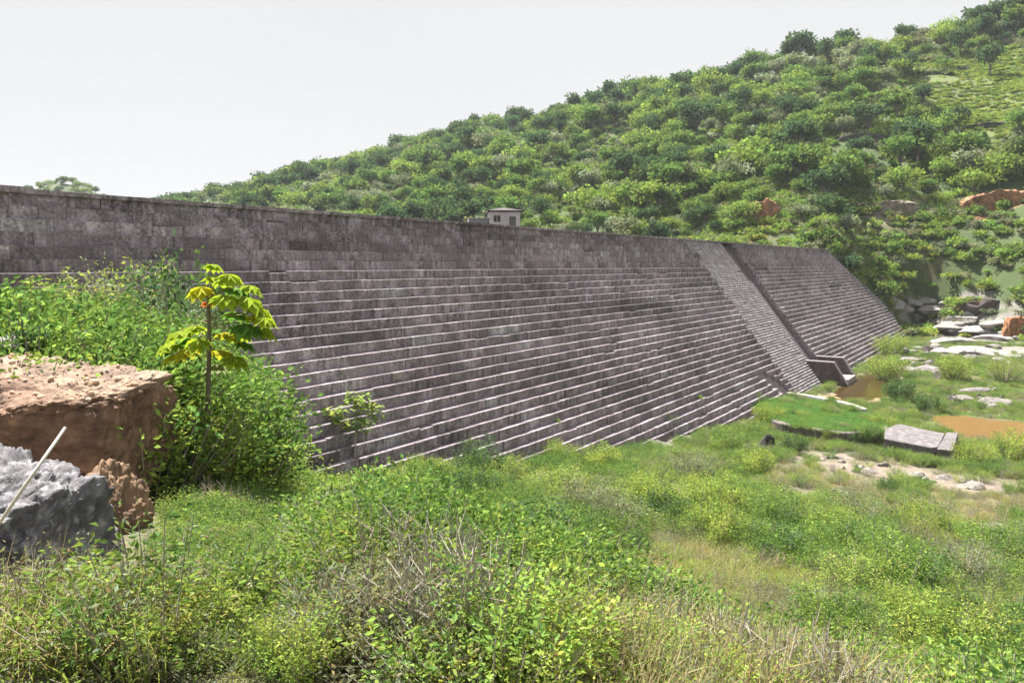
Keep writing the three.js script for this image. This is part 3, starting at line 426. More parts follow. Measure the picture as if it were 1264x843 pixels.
// ------------------------------------------------------------------ apron, slabs and kerb at the dam foot
{
  const c = new THREE.CatmullRomCurve3(apron.map(p => V(p[0], 0, p[1])), true), s = new THREE.Shape();
  for (let i = 0; i < 90; i++) { const p = c.getPoint(i / 90); const e = 1.1 * fbm(p.x * 0.45, p.z * 0.45, 77, 3); i ? s.lineTo(p.x + e, p.z + e) : s.moveTo(p.x + e, p.z + e); }
  const g = new THREE.ExtrudeGeometry(s, { depth: 2.2, bevelEnabled: true, bevelSize: 0.12, bevelThickness: 0.1, bevelSegments: 1 }); g.rotateX(-Math.PI / 2); g.translate(0, BED + 1.4 - 2.2, 0);
  const u = g.attributes.uv, p = g.attributes.position; for (let i = 0; i < u.count; i++) u.setXY(i, (p.getX(i) + p.getZ(i) * .3) / 7, (p.getY(i) + p.getZ(i)) / 7);
  single('apron', g, new THREE.MeshStandardMaterial({ color: col(0.20, 0.185, 0.165), map: stoneTex, bumpMap: stoneBump, bumpScale: 0.05, roughness: 0.95 }), 'raised stone apron overgrown with vivid green at the dam foot', 'apron', null, 'structure');
  const k = [[974, 487], [1000, 491], [1030, 497], [1052, 502], [1068, 508]].map(q => onLevel(...q, BED + 1.5));
  const kc = new THREE.CatmullRomCurve3(k), ks = new THREE.Shape(); ks.moveTo(-0.3, -0.5); ks.lineTo(0.3, -0.5); ks.lineTo(0.3, 0.25); ks.lineTo(-0.3, 0.25);
  const kg = new THREE.ExtrudeGeometry(ks, { steps: 30, extrudePath: kc, bevelEnabled: false });
  single('kerb', kg, new THREE.MeshStandardMaterial({ color: col(0.62, 0.6, 0.56), map: rep(grainTex, 0.5), roughness: 0.9 }), 'low white concrete kerb edging the vivid green apron', 'kerb');
  // two concrete slabs, one broken away and tilted
  const slab = (list, y, th, label, tilt) => { const pts = polyAt(list, y), cx = pts.reduce((a, q) => a + q[0], 0) / pts.length, cz = pts.reduce((a, q) => a + q[1], 0) / pts.length, sh = new THREE.Shape(); pts.forEach((q, i) => i ? sh.lineTo(q[0] - cx, q[1] - cz) : sh.moveTo(q[0] - cx, q[1] - cz)); const gg = new THREE.ExtrudeGeometry(sh, { depth: th, bevelEnabled: true, bevelSize: 0.06, bevelThickness: 0.06, bevelSegments: 2 }); gg.rotateX(-Math.PI / 2); gg.translate(0, -th, 0); const uu = gg.attributes.uv, pp = gg.attributes.position; for (let i = 0; i < uu.count; i++) uu.setXY(i, (pp.getX(i) + pp.getY(i) * .3) / 5, (pp.getZ(i) + pp.getY(i)) / 5); const o = single('concrete_slab', gg, slabMat, label, 'slab'); o.position.set(cx, y, -cz); o.rotation.z = tilt; return o; };
  const slabMat = new THREE.MeshStandardMaterial({ color: col(0.19, 0.18, 0.177), map: stoneTex, bumpMap: stoneBump, bumpScale: 0.04, roughness: 0.92 });
  slab([[1094, 530], [1110, 524], [1166, 536], [1158, 552], [1150, 553], [1093, 542]], BED + 1.75, 0.7, 'large flat concrete slab beside the green apron', 0.0);
  slab([[1170, 534], [1183, 534], [1176, 557], [1158, 556]], BED + 1.7, 1.3, 'narrow pale concrete block at the end of the large slab', -0.02);
  slab([[1094, 540], [1110, 531], [1168, 541], [1160, 556], [1150, 558], [1092, 550]], BED + 1.0, 1.6, 'dark stone block supporting the large concrete slab', 0.0).material = new THREE.MeshStandardMaterial({ color: col(0.22, 0.205, 0.20), map: stoneTex, bumpMap: stoneBump, bumpScale: 0.05, roughness: 0.95 });
}

// ------------------------------------------------------------------ plants
const leafMat = new THREE.MeshPhysicalMaterial({ vertexColors: true, roughness: 1, transmission: 0.45, thickness: 0, specularIntensity: 0.2, side: THREE.DoubleSide });
const barkMat = new THREE.MeshStandardMaterial({ color: col(0.16, 0.13, 0.105), roughness: 0.95 });
const twigMat = new THREE.MeshStandardMaterial({ color: col(0.33, 0.29, 0.25), roughness: 0.95 });
class Leaves { // collects leaf faces: a rhomb folded along its midrib
  constructor() { this.p = []; this.c = []; }
  add(b, dir, side, len, wid, c, fold = 0.12, droop = 0) {
    const tip = [b.x + dir.x * len, b.y + dir.y * len - droop * len, b.z + dir.z * len], nx = dir.y * side.z - dir.z * side.y, ny = dir.z * side.x - dir.x * side.z, nz = dir.x * side.y - dir.y * side.x;
    const m = 0.45, f = fold * wid, L = [b.x + dir.x * len * m + side.x * wid / 2 + nx * f, b.y + dir.y * len * m + side.y * wid / 2 + ny * f, b.z + dir.z * len * m + side.z * wid / 2 + nz * f], R = [b.x + dir.x * len * m - side.x * wid / 2 + nx * f, b.y + dir.y * len * m - side.y * wid / 2 + ny * f, b.z + dir.z * len * m - side.z * wid / 2 + nz * f];
    this.p.push(b.x, b.y, b.z, ...L, ...tip, b.x, b.y, b.z, ...tip, ...R); for (let i = 0; i < 6; i++) this.c.push(c[0], c[1], c[2]);
  }
  blade(b, dir, len, wid, c, bend, az) { // grass blade of two bent pieces
    const sx = -Math.sin(az) * wid / 2, sz = Math.cos(az) * wid / 2, m = [b.x + dir.x * len * 0.55, b.y + dir.y * len * 0.55, b.z + dir.z * len * 0.55], t = [b.x + dir.x * len * (1 + bend * 0.4), b.y + dir.y * len * (1 - bend * 0.35), b.z + dir.z * len * (1 + bend * 0.4)];
    this.p.push(b.x - sx, b.y, b.z - sz, b.x + sx, b.y, b.z + sz, m[0] + sx * .8, m[1], m[2] + sz * .8, b.x - sx, b.y, b.z - sz, m[0] + sx * .8, m[1], m[2] + sz * .8, m[0] - sx * .8, m[1], m[2] - sz * .8, m[0] - sx * .8, m[1], m[2] - sz * .8, m[0] + sx * .8, m[1], m[2] + sz * .8, ...t);
    for (let i = 0; i < 9; i++) this.c.push(c[0], c[1], c[2]);
  }
  geo() { const g = new THREE.BufferGeometry(); g.setAttribute('position', new THREE.Float32BufferAttribute(this.p, 3)); g.setAttribute('color', new THREE.Float32BufferAttribute(this.c, 3)); g.computeVertexNormals(); return g; }
}
const unit = r => { const z = r() * 2 - 1, a = r() * P2, s = Math.sqrt(1 - z * z); return V(s * Math.cos(a), z, s * Math.sin(a)); };
function tubeBetween(a, b, r0, r1, sides = 5, sag = 0) { // tapered limb
  const n = 3, g = new THREE.BufferGeometry(), pos = [], idx = [], d = b.clone().sub(a), e1 = V(0, 1, 0).cross(d); if (e1.lengthSq() < 1e-6) e1.set(1, 0, 0); e1.normalize(); const e2 = d.clone().normalize().cross(e1);
  for (let i = 0; i <= n; i++) { const k = i / n, c = a.clone().addScaledVector(d, k); c.y += sag * Math.sin(k * Math.PI); const r = mix(r0, r1, k); for (let j = 0; j < sides; j++) { const t = j / sides * P2; pos.push(c.x + (e1.x * Math.cos(t) + e2.x * Math.sin(t)) * r, c.y + (e1.y * Math.cos(t) + e2.y * Math.sin(t)) * r, c.z + (e1.z * Math.cos(t) + e2.z * Math.sin(t)) * r); } }
  for (let i = 0; i < n; i++) for (let j = 0; j < sides; j++) { const p = i * sides + j, q = i * sides + (j + 1) % sides; idx.push(p, p + sides, q, q, p + sides, q + sides); }
  g.setAttribute('position', new THREE.Float32BufferAttribute(pos, 3)); g.setIndex(idx); g.computeVertexNormals(); return g;
}
// crown: clumps of leaves through an uneven volume, with limbs reaching them
function crownTree(seed, { R, h, trunkH, clumps, leaves, leaf, color, color2, flat = 0.75, trunkR = 0.14, spread = 0.55, lean = 0.2, dark }) {
  const r = rngOf(seed), L = new Leaves(), limbs = [], top = V((r() - 0.5) * lean * 2, trunkH, (r() - 0.5) * lean * 2);
  limbs.push(tubeBetween(V(0, -0.3, 0), top, trunkR, trunkR * 0.65, 6));
  for (let i = 0; i < clumps; i++) {
    const d = unit(r); if (d.y < -0.35) d.y = -d.y * 0.6; const k = Math.pow(r(), 0.4) * 0.9, lobes = 1 + 0.28 * fbm(d.x * 1.4 + seed, d.y * 1.4, d.z * 1.4, 2) * 2;
    const c = V(d.x * R * k * lobes, trunkH + (h - trunkH) * 0.45 + d.y * (h - trunkH) * 0.55 * k * lobes, d.z * R * k * lobes), cr = R * spread * mix(0.45, 0.85, r()), tint = jitC(r, r() < 0.5 ? color : color2, 0.25);
    if (i % 2 === 0) limbs.push(tubeBetween(top.clone().multiplyScalar(mix(0.6, 1, r())), c, trunkR * 0.42, trunkR * 0.1, 4, 0.15 * R));
    for (let j = 0; j < leaves; j++) {
      const u = unit(r), q = Math.pow(r(), 0.33), b = V(c.x + u.x * cr * q, c.y + u.y * cr * q * flat, c.z + u.z * cr * q);
      const dir = V(u.x + (r() - 0.5), u.y * 0.6 + (r() - 0.5) * 0.9 - 0.1, u.z + (r() - 0.5)).normalize(), sd = V(r() - 0.5, (r() - 0.5) * 0.6, r() - 0.5).cross(dir).normalize(), s = leaf * mix(0.65, 1.35, r());
      L.add(b, dir, sd, s, s * mix(0.5, 0.75, r()), jitC(r, tint, 0.28));
    }
  }
  return { crown: L.geo(), trunk: mergeGeometries(limbs) };
}
// near shrub: many stems, leaves along them
function shrub(seed, { R, h, stems, leaves, leaf, wid, color, color2, dry = 0 }) {
  const r = rngOf(seed), L = new Leaves(), tw = [];
  for (let i = 0; i < stems; i++) {
    const az = r() * P2, out = Math.sqrt(r()) * R, hh = h * mix(0.55, 1.05, r()) * (1 - 0.35 * (out / R) ** 2), b = V(Math.cos(az) * out * 0.25, -0.1, Math.sin(az) * out * 0.25), t = V(Math.cos(az) * out + (r() - 0.5) * 0.2, hh, Math.sin(az) * out + (r() - 0.5) * 0.2), tint = jitC(r, r() < 0.5 ? color : color2, 0.22);
    tw.push(tubeBetween(b, t, 0.012 * (h + 0.3), 0.003, 3, -0.05));
    for (let j = 0; j < leaves; j++) {
      const k = mix(0.22, 1.03, Math.pow(r(), 0.7)), p = b.clone().lerp(t, k), sp2 = 0.07 + 0.30 * R * (1 - k * 0.55) * 0.8, u = unit(r); p.addScaledVector(u, sp2 * r()); if (p.y < 0.02) p.y = 0.02 + r() * 0.1;
      const dir = V(u.x, u.y * 0.5 + 0.25, u.z).normalize(), sd = V(r() - 0.5, (r() - 0.5) * 0.5, r() - 0.5).cross(dir).normalize(), s = leaf * mix(0.6, 1.4, r());
      L.add(p, dir, sd, s, s * wid, r() < dry ? jitC(r, [0.24, 0.19, 0.09], 0.3) : jitC(r, tint, 0.28), 0.15, r() * 0.3);
    }
  }
  return { crown: L.geo(), trunk: mergeGeometries(tw) };
}
function tuft(seed, { n, h, spread, wid, color, color2, lean = 0.5 }) {
  const r = rngOf(seed), L = new Leaves();
  for (let i = 0; i < n; i++) { const az = r() * P2, o = Math.sqrt(r()) * spread, b = V(Math.cos(az) * o, -0.04, Math.sin(az) * o), a2 = az + (r() - 0.5) * 1.6, ln = lean * r(), d = V(Math.cos(a2) * ln, 1, Math.sin(a2) * ln).normalize(); L.blade(b, d, h * mix(0.45, 1.1, r()), wid * mix(0.7, 1.3, r()), jitC(r, r() < 0.5 ? color : color2, 0.3), r(), a2 + (r() - 0.5) * 2); }
  return L.geo();
}
const LIME = [0.225, 0.325, 0.06], YEL = [0.31, 0.365, 0.075], MID = [0.125, 0.215, 0.05], DEEP = [0.07, 0.125, 0.05], OLIVE = [0.22, 0.245, 0.12], GREYG = [0.24, 0.27, 0.17], DRY = [0.42, 0.345, 0.18], DRY2 = [0.34, 0.265, 0.15];

function makePlant(name, category, geos, trunkName = 'trunk', crownMat = leafMat, trunkMat = barkMat) { // prototype, not yet placed
  const o = new THREE.Group(); o.userData = { category, base: name };
  const t = new THREE.Mesh(geos.trunk, trunkMat); t.name = trunkName; const c = new THREE.Mesh(geos.crown, crownMat); c.name = 'crown'; t.castShadow = c.castShadow = t.receiveShadow = c.receiveShadow = true; o.add(t, c); return o;
}
function plant(proto, pos, turn, scale, label, group) { const c = copyOf(proto, pos, turn, scale, label, group); c.name = c.name; return c; }
function instanced(name, geo, mat, spots, parent, label, category) { // spots: [x,y,z,turn,scale,scaleY,tint]
  const im = new THREE.InstancedMesh(geo, mat, spots.length), M = new THREE.Matrix4(), q = new THREE.Quaternion(), up = V(0, 1, 0);
  spots.forEach((s, i) => { q.setFromAxisAngle(up, s[3]); M.compose(V(s[0], s[1], s[2]), q, V(s[4], s[5], s[4])); im.setMatrixAt(i, M); im.setColorAt(i, s[6]); });
  im.name = parent === scene ? numbered(name) : name; im.castShadow = im.receiveShadow = true; parent.add(im); im.userData = parent === scene ? { label, category, kind: 'stuff' } : { kind: 'stuff' }; return im;
}

// ---- trees on the hillside
const hillC = c => [c[0] * 0.86, c[1] * 0.88, c[2] * 0.85];
const treeKinds = [
  { o: { R: 3.6, h: 6.6, trunkH: 2.2, clumps: 26, leaves: 46, leaf: 0.62, color: hillC(MID), color2: hillC([0.155, 0.225, 0.05]), trunkR: 0.2 }, label: 'mid green round crowned tree on the far hillside', group: 'mid green trees on the hillside' },
  { o: { R: 3.0, h: 7.4, trunkH: 2.6, clumps: 24, leaves: 48, leaf: 0.6, color: hillC(DEEP), color2: hillC([0.08, 0.135, 0.045]), trunkR: 0.2 }, label: 'dark green dense tree on the far hillside', group: 'dark green trees on the hillside' },
  { o: { R: 4.2, h: 5.4, trunkH: 1.6, clumps: 28, leaves: 44, leaf: 0.6, color: hillC(LIME), color2: hillC([0.18, 0.25, 0.055]), trunkR: 0.18 }, label: 'yellow green spreading tree on the far hillside', group: 'yellow green trees on the hillside' },
  { o: { R: 3.4, h: 5.6, trunkH: 1.8, clumps: 22, leaves: 40, leaf: 0.5, color: hillC(GREYG), color2: hillC(OLIVE), trunkR: 0.16, spread: 0.45 }, label: 'greyish olive open crowned tree on the far hillside', group: 'greyish olive trees on the hillside' },
];
const treeGeo = []; treeKinds.forEach((k, i) => { for (let v = 0; v < 2; v++) treeGeo.push({ kind: i, g: crownTree(300 + i * 10 + v, k.o) }); });
const treeProto = treeGeo.map(t => makePlant('hillside_tree', 'tree', t.g));
{
  const r = rngOf(4242), cand = [];
  const add = (X, Z, sMin, sMax, forced) => {
    const t = toT(X, Z), w = toW(X, Z), y = H(X, Z), s = t - smoothTab(toeTab, w);
    if (!forced && (s < 7 || t > 446)) return;
    const [pv] = patchAt(X, Z); if (!forced && (pv > 0.35 || inClear(X, Z))) return; if (!forced && hillGrass(X, Z) > 0.4 && r() > 0.08) return;
    const m = fbm(X * 0.02, Z * 0.02, 50, 3), q = r() + m * 0.9; let kind = q < 0.28 ? 1 : q < 0.62 ? 0 : q < 0.9 ? 2 : 3; if (r() < 0.15) kind = 3;
    cand.push({ X, Z, y, v: kind * 2 + (r() < 0.5 ? 0 : 1), s: mix(sMin, sMax, r() ** 1.3) * (1 + 0.8 * fbm(X * 0.018, Z * 0.018, 88, 3)), turn: r() * P2, d: Math.hypot(X, Z), t, w });
  };
  for (let t = 186; t < 446; t += 8.0) for (let w = -640; w < 110; w += 8.0) { const [X, Z] = fromTW(t + (r() - 0.5) * 9, w + (r() - 0.5) * 9); const px = X / Z * F + PW / 2; if (Z < 60 || px < 150 || px > 1420) continue; const near = ss(420, 170, Math.hypot(X, Z)); if (r() < 0.1) continue; add(X, Z, 0.7, 2.1 - 0.35 * near); }
  // low hills upstream
  for (let i = 0; i < 320; i++) { const px = 5 + r() * 260, Z = 640 + r() * 110, X = (px - PW / 2) / F * Z; if (H(X, Z) > EYE + 35) add(X, Z, 0.7, 1.3, true); }
  // taller dark trees on the skyline
  const sky = [[1205, 18, 1.5], [1222, 16, 1.6], [1240, 15, 1.5], [1258, 14, 1.6], [1275, 14, 1.5], [1118, 34, 1.15], [640, 146, 1.0], [900, 84, 1.0], [150, 243, 0.8], [70, 240, 1.0]];
  for (const [px, py, sc] of sky) { const w0 = ray(px, py), k = 425 / (uX * w0.x + uZ * -w0.z), X = w0.x * k, Z = -w0.z * k; if (px > 300) cand.push({ X, Z, y: H(X, Z), v: 2, s: sc * 1.25, turn: px, d: 0, t: 425, w: 0, sky: 1 }); }
  // keep what the picture can show, biggest first
  for (const c of cand) { const px = PW / 2 + F * c.X / c.Z, py = HORIZON - F * (c.y + 3 - EYE) / c.Z; const crestY = px < 1010 ? mix(238, 310, clamp(px / 1020)) : 999; c.vis = px > -20 && px < 1290 && py < crestY; c.size = c.s / Math.max(60, Math.hypot(c.X, c.Z)); }
  const shown = cand.filter(c => c.vis).sort((a, b) => (b.sky || 0) - (a.sky || 0) || b.size - a.size);
  const one = new Set(shown.slice(0, 290));
  const treeName = (c, k) => { if (c.sky) return ['tall dark tree rising above the hill skyline', 'tall dark trees on the skyline']; const s = c.t - smoothTab(toeTab, c.w), where = c.w > 22 ? (s < 60 ? 'on the far bank above the pale rock shelves' : 'on the open hill slope beside the grass') : s < 45 ? 'just behind the dam crest and its far end' : s > 180 ? 'close below the hill skyline' : 'halfway up the wooded hillside'; const kind = k.label.replace(' on the far hillside', ''); return [`${kind} ${where}`, `${kind}s ${where}`]; };
  const rest = treeGeo.map(() => []);
  for (const c of cand) {
    if (one.has(c)) { const k = treeKinds[c.v >> 1]; const o = plant(treeProto[c.v], [c.X, c.y - 0.15, -c.Z], c.turn, c.s, ...treeName(c, k)); }
    else rest[c.v].push([c.X, c.y - 0.15, -c.Z, c.turn, c.s, c.s * mix(0.85, 1.2, r()), col(...jitC(r, [1, 1, 1], 0.22))]);
  }
  const wood = thing('woodland', 'dense green woodland massed over the far hillside', 'woodland', [0, 0, 0], 0, null, 'stuff');
  treeGeo.forEach((t, i) => { if (!rest[i].length) return; instanced('tree_crowns', t.g.crown, leafMat, rest[i], wood); instanced('tree_trunks', t.g.trunk, barkMat, rest[i], wood); });
  console.log('trees', one.size, rest.reduce((a, b) => a + b.length, 0));
  // scrub that fills between the trees
  const sg = [shrub(801, { R: 1.5, h: 1.7, stems: 16, leaves: 22, leaf: 0.4, wid: 0.6, color: hillC(MID), color2: hillC(LIME) }), shrub(802, { R: 1.4, h: 1.5, stems: 16, leaves: 22, leaf: 0.38, wid: 0.5, color: hillC(OLIVE), color2: hillC(GREYG), dry: 0.1 }), shrub(803, { R: 1.7, h: 1.2, stems: 16, leaves: 20, leaf: 0.42, wid: 0.5, color: YEL, color2: hillC(LIME) })];
  const spots = [[], [], []];
  for (let i = 0; i < 26000; i++) {
    const k3 = i % 5, hgp = HILLGRASS[i % HILLGRASS.length], t = i < 1500 ? 194 + r() * 36 : k3 < 2 ? 180 + r() * 70 : 184 + Math.pow(r(), 1.3) * 255, w = i < 1500 ? -4 + r() * 24 : k3 < 2 ? -40 + r() * 110 : 100 - Math.pow(r(), 1.4) * 560, [X, Z] = k3 === 4 && i >= 1500 ? [hgp.X + (r() - 0.5) * 2.2 * hgp.r, hgp.Z + (r() - 0.5) * 2.2 * hgp.r] : fromTW(t, w), px = X / Z * F + PW / 2; if (Z < 60 || px < 240 || px > 1330) continue;
    const s = toT(X, Z) - smoothTab(toeTab, toW(X, Z)); if (s < 1.5) continue; const [pv] = patchAt(X, Z); if ((pv > 0.3 || inClear(X, Z)) && r() > 0.08) continue;
    const hg = hillGrass(X, Z); const v = hg > 0.4 ? (r() < 0.7 ? 2 : r() < 0.6 ? 0 : 1) : r() < 0.45 ? 0 : r() < 0.7 ? 1 : 2; 
    const sc = hg > 0.4 ? mix(0.4, 1.0, r()) : mix(0.8, 1.9, r()); spots[v].push([X, H(X, Z) - 0.1, -Z, r() * P2, sc, sc * (hg > 0.4 ? mix(0.5, 0.8, r()) : mix(0.6, 1.1, r())), col(...jitC(r, [1, 1, 1], 0.25))]);
  }
  const scrub = thing('scrub', 'low green scrub covering the far hillside between the trees', 'scrub', [0, 0, 0], 0, null, 'stuff');
  sg.forEach((g, i) => instanced('scrub_leaves', g.crown, leafMat, spots[i], scrub));
}
console.log('hill');

// ---- growth on the near slope and the river flat
const near = [
  shrub(901, { R: 0.95, h: 1.0, stems: 44, leaves: 42, leaf: 0.058, wid: 0.5, color: LIME, color2: MID }),
  shrub(902, { R: 0.9, h: 0.85, stems: 44, leaves: 44, leaf: 0.048, wid: 0.45, color: YEL, color2: LIME, dry: 0.04 }),
  shrub(903, { R: 0.9, h: 0.85, stems: 42, leaves: 30, leaf: 0.06, wid: 0.4, color: OLIVE, color2: GREYG, dry: 0.2 }),
  shrub(904, { R: 0.95, h: 1.1, stems: 44, leaves: 40, leaf: 0.066, wid: 0.55, color: MID, color2: [0.10, 0.18, 0.03] }),
];
const grassG = [tuft(911, { n: 60, h: 0.62, spread: 0.35, wid: 0.012, color: YEL, color2: LIME }), tuft(912, { n: 60, h: 0.7, spread: 0.35, wid: 0.010, color: DRY, color2: DRY2, lean: 0.7 }), tuft(913, { n: 70, h: 0.32, spread: 0.4, wid: 0.016, color: [0.095, 0.24, 0.03], color2: [0.16, 0.28, 0.04], lean: 0.8 })];
const twigG = (() => { const r = rngOf(921), a = []; for (let i = 0; i < 16; i++) { const az = r() * P2, t = V(Math.cos(az) * 0.45 * r(), mix(0.5, 1.1, r()), Math.sin(az) * 0.45 * r()); a.push(tubeBetween(V(0, 0, 0), t, 0.010, 0.004, 3)); for (let j = 0; j < 3; j++) { const p = t.clone().multiplyScalar(mix(0.4, 0.9, r())), q = p.clone().add(V((r() - .5) * 0.4, 0.2 * r() + 0.05, (r() - .5) * 0.4)); a.push(tubeBetween(p, q, 0.005, 0.002, 3)); } } return mergeGeometries(a); })();
// zones read off the photograph: where dry grass or grey twigs stand in place of green growth
const ZONES = [];
for (const [px, py, r, z] of [[700, 745, 2.6, 'dry'], [800, 730, 3.0, 'dry'], [880, 760, 2.6, 'dry'], [940, 790, 2.2, 'dry'], [650, 690, 2.0, 'dry'], [1000, 740, 2.2, 'dry'], [740, 790, 1.6, 'dry'], [860, 842, 1.1, 'dry'], [960, 842, 1.2, 'dry'], [1080, 830, 1.0, 'dry'], [820, 800, 1.6, 'dry'], [900, 820, 1.6, 'dry'], [980, 830, 1.2, 'dry'], [760, 700, 2, 'dry'], [930, 720, 2.2, 'dry'], [860, 700, 2.6, 'dry'], [1240, 770, 1.6, 'dry'], [1180, 690, 2, 'twig'], [600, 715, 0.8, 'twig'], [270, 640, 0.4, 'twig'], [490, 800, 0.5, 'twig'], [60, 800, 0.35, 'dry'], [30, 760, 0.3, 'dry'], [110, 830, 0.3, 'dry'], [0, 820, 0.5, 'dry'], [1160, 640, 3, 'dry'], [1240, 620, 4, 'dry'], [1000, 590, 3, 'dry']]) { const p = hit(px, py); ZONES.push([p.x, -p.z, r, z]); }
const zoneAt = (X, Z) => { for (const [x, z, r, k] of ZONES) if (Math.hypot(X - x, Z - z) < r * (Z > 9 ? 1.35 : 1) * (1 + 0.6 * fbm(X * 0.7, Z * 0.7, 66, 2))) return k; return ''; };
const inRock = (X, Z) => (X / Z < -0.46 && X / Z > -0.8 && Z < 7.4 && Z > 3.6) || Math.hypot(X + 3.9, Z - 6.6) < 1.05 || Math.hypot(X + 2.8, Z - 4.3) < 0.72 || Math.hypot(X + 2.95, Z - 5.2) < 0.6;
{
  const r = rngOf(99), sp = [[], [], [], []], gs = [[], [], []], tws = [];
  const density = (X, Z) => { const d = Math.hypot(X, Z); return d; };
  const slab = (X, Z) => polyDist(apron, X, Z) < 0.1 && fbm(X * 0.5, Z * 0.5, 23, 2) < 0.16;
  for (let i = 0; i < 41000; i++) {
    // spread evenly in bearing, denser close to the path
    const px = -80 + r() * 1430; let Z = 3.2 * Math.pow(45, Math.pow(r(), 0.8)), X = (px - PW / 2) / F * Z; if (i >= 30000) [X, Z] = fromTW(68 + r() * 145, 12 + r() * 50);  const d = Math.hypot(X, Z);
    const t = toT(X, Z), w = toW(X, Z); let y = H(X, Z); if (inPoly(apron, X, Z)) y = BED + 1.5;
    const foot = SLOPE * (CREST - y); if (w < foot + 0.4 && t > 0 && t < 214) continue;
    if (w < 2) continue; const s = t - smoothTab(toeTab, w); if (s > 4) continue;
    if (inRock(X, Z) || slab(X, Z) || d < 3) continue;
    let wet = false; for (const p of POOLS) if (polyDist(p.pts, X, Z) < 0.5) wet = true; if (wet) continue;
    if (FLATS.some(f => Math.hypot(X - f.X, Z - f.Z) < 2.0) && r() > 0.12) continue;
    const [pv] = patchAt(X, Z), z = zoneAt(X, Z);
    if (pv > 0.3 && r() > 0.07) continue;
    const n = fbm(X * 0.16, Z * 0.16, 71, 3), flat = ss(60, 85, t), yy = y - 0.05;
    if (flat > 0.5 && r() < 0.35 + 0.5 * ss(-0.05, 0.25, fbm(X * 0.09, Z * 0.09, 81, 3))) { gs[2].push([X, yy, -Z, r() * P2, 2.2, mix(0.8, 1.7, r()), col(...jitC(r, [1.3, 0.95, 1.4], 0.3))]); continue; }
    const ax = X / Z, low = (ax < -0.30 && ax > -0.50 && Z < 8.4) ? 0.4 : (ax < -0.22 && ax > -0.42 && Z < 26) ? 0.5 : 1;
    const tint = col(...jitC(r, [1, 1, 1], 0.2)), lodS = low * mix(1.25, 0.8, ss(36, 62, t)) * mix(0.75, 1.25, r()) * mix(0.45, 1, ss(4, 11, d));
    const put = (arr, sc, sy = sc) => arr.push([X, yy, -Z, r() * P2, sc, sy, tint]);
    const q = r();
    if (z === 'dry') { if (q < 0.36) put(gs[1], lodS * 1.2); else if (q < 0.66) put(gs[0], lodS * 1.1); else if (q < 0.95) put(sp[r() < 0.5 ? 2 : 1], lodS * 0.75); else put(tws, lodS * 0.8); }
    else if (z === 'twig') { if (q < 0.22) put(tws, lodS); else if (q < 0.7) put(sp[2], lodS * 0.9); else put(gs[1], lodS); }
    else if (q < 0.10) put(gs[0], lodS * 1.2); else if (q < 0.13) put(gs[1], lodS); else if (q < 0.15) put(tws, lodS * 0.8);
    else { const m = q - 0.15 + n * 0.9; put(sp[m < 0.10 ? 3 : m < 0.46 ? 0 : m < 0.68 ? 1 : 2], lodS); }
  }
  const ug = thing('undergrowth', 'tangled green weeds and low leafy growth covering the near slope', 'undergrowth', [0, 0, 0], 0, null, 'stuff');
  near.forEach((g, i) => { instanced('weed_leaves', g.crown, leafMat, sp[i], ug); instanced('weed_stems', g.trunk, twigMat, sp[i], ug); });
  const gr = thing('grass', 'tufts of green and straw coloured grass over the near slope and river flat', 'grass', [0, 0, 0], 0, null, 'stuff');
  grassG.forEach((g, i) => gs[i].length && instanced('grass_tufts', g, leafMat, gs[i], gr));
  instanced('dry_twigs', twigG, twigMat, tws, scene, 'bare grey twigs standing among the weeds of the near slope', 'twigs');
  console.log('undergrowth', sp.map(a => a.length), gs.map(a => a.length), tws.length);
  // vivid turf on the apron
  const ag = []; const bx = apron.map(p => p[0]), bz = apron.map(p => p[1]);
  for (let i = 0; i < 9000; i++) { const X = mix(Math.min(...bx), Math.max(...bx), r()), Z = mix(Math.min(...bz), Math.max(...bz), r()); if (!inPoly(apron, X, Z)) continue; const an = fbm(X * 0.35, Z * 0.35, 17, 3); if (an < -0.3 && r() < 0.6) continue; const ed = ss(-0.1, 0.4, an); ag.push([X, BED + 1.48, -Z, r() * P2, 0.8 + 0.5 * r(), mix(0.4, 1.3, r() * r()) * (1 + 0.8 * ed), col(...jitC(r, [mix(0.95, 1.5, ed), mix(0.95, 1.15, ed), mix(1.6, 1.9, ed)], 0.25))]); }
  for (let i = 0; i < 420; i++) { const k = r() * apron.length, a = apron[Math.floor(k)], b = apron[(Math.floor(k) + 1) % apron.length], f = k % 1, X = mix(a[0], b[0], f) + (r() - 0.5) * 0.9, Z = mix(a[1], b[1], f) + (r() - 0.5) * 0.9; if (k > 1 && k < 4) continue; ag.push([X, BED + 1.35, -Z, r() * P2, 1.2, mix(0.7, 1.5, r()), col(...jitC(r, [1.4, 1.0, 1.6], 0.3))]); }
  instanced('apron_turf', grassG[2], leafMat, ag, scene, 'vivid green turf covering the stone apron', 'turf');
}
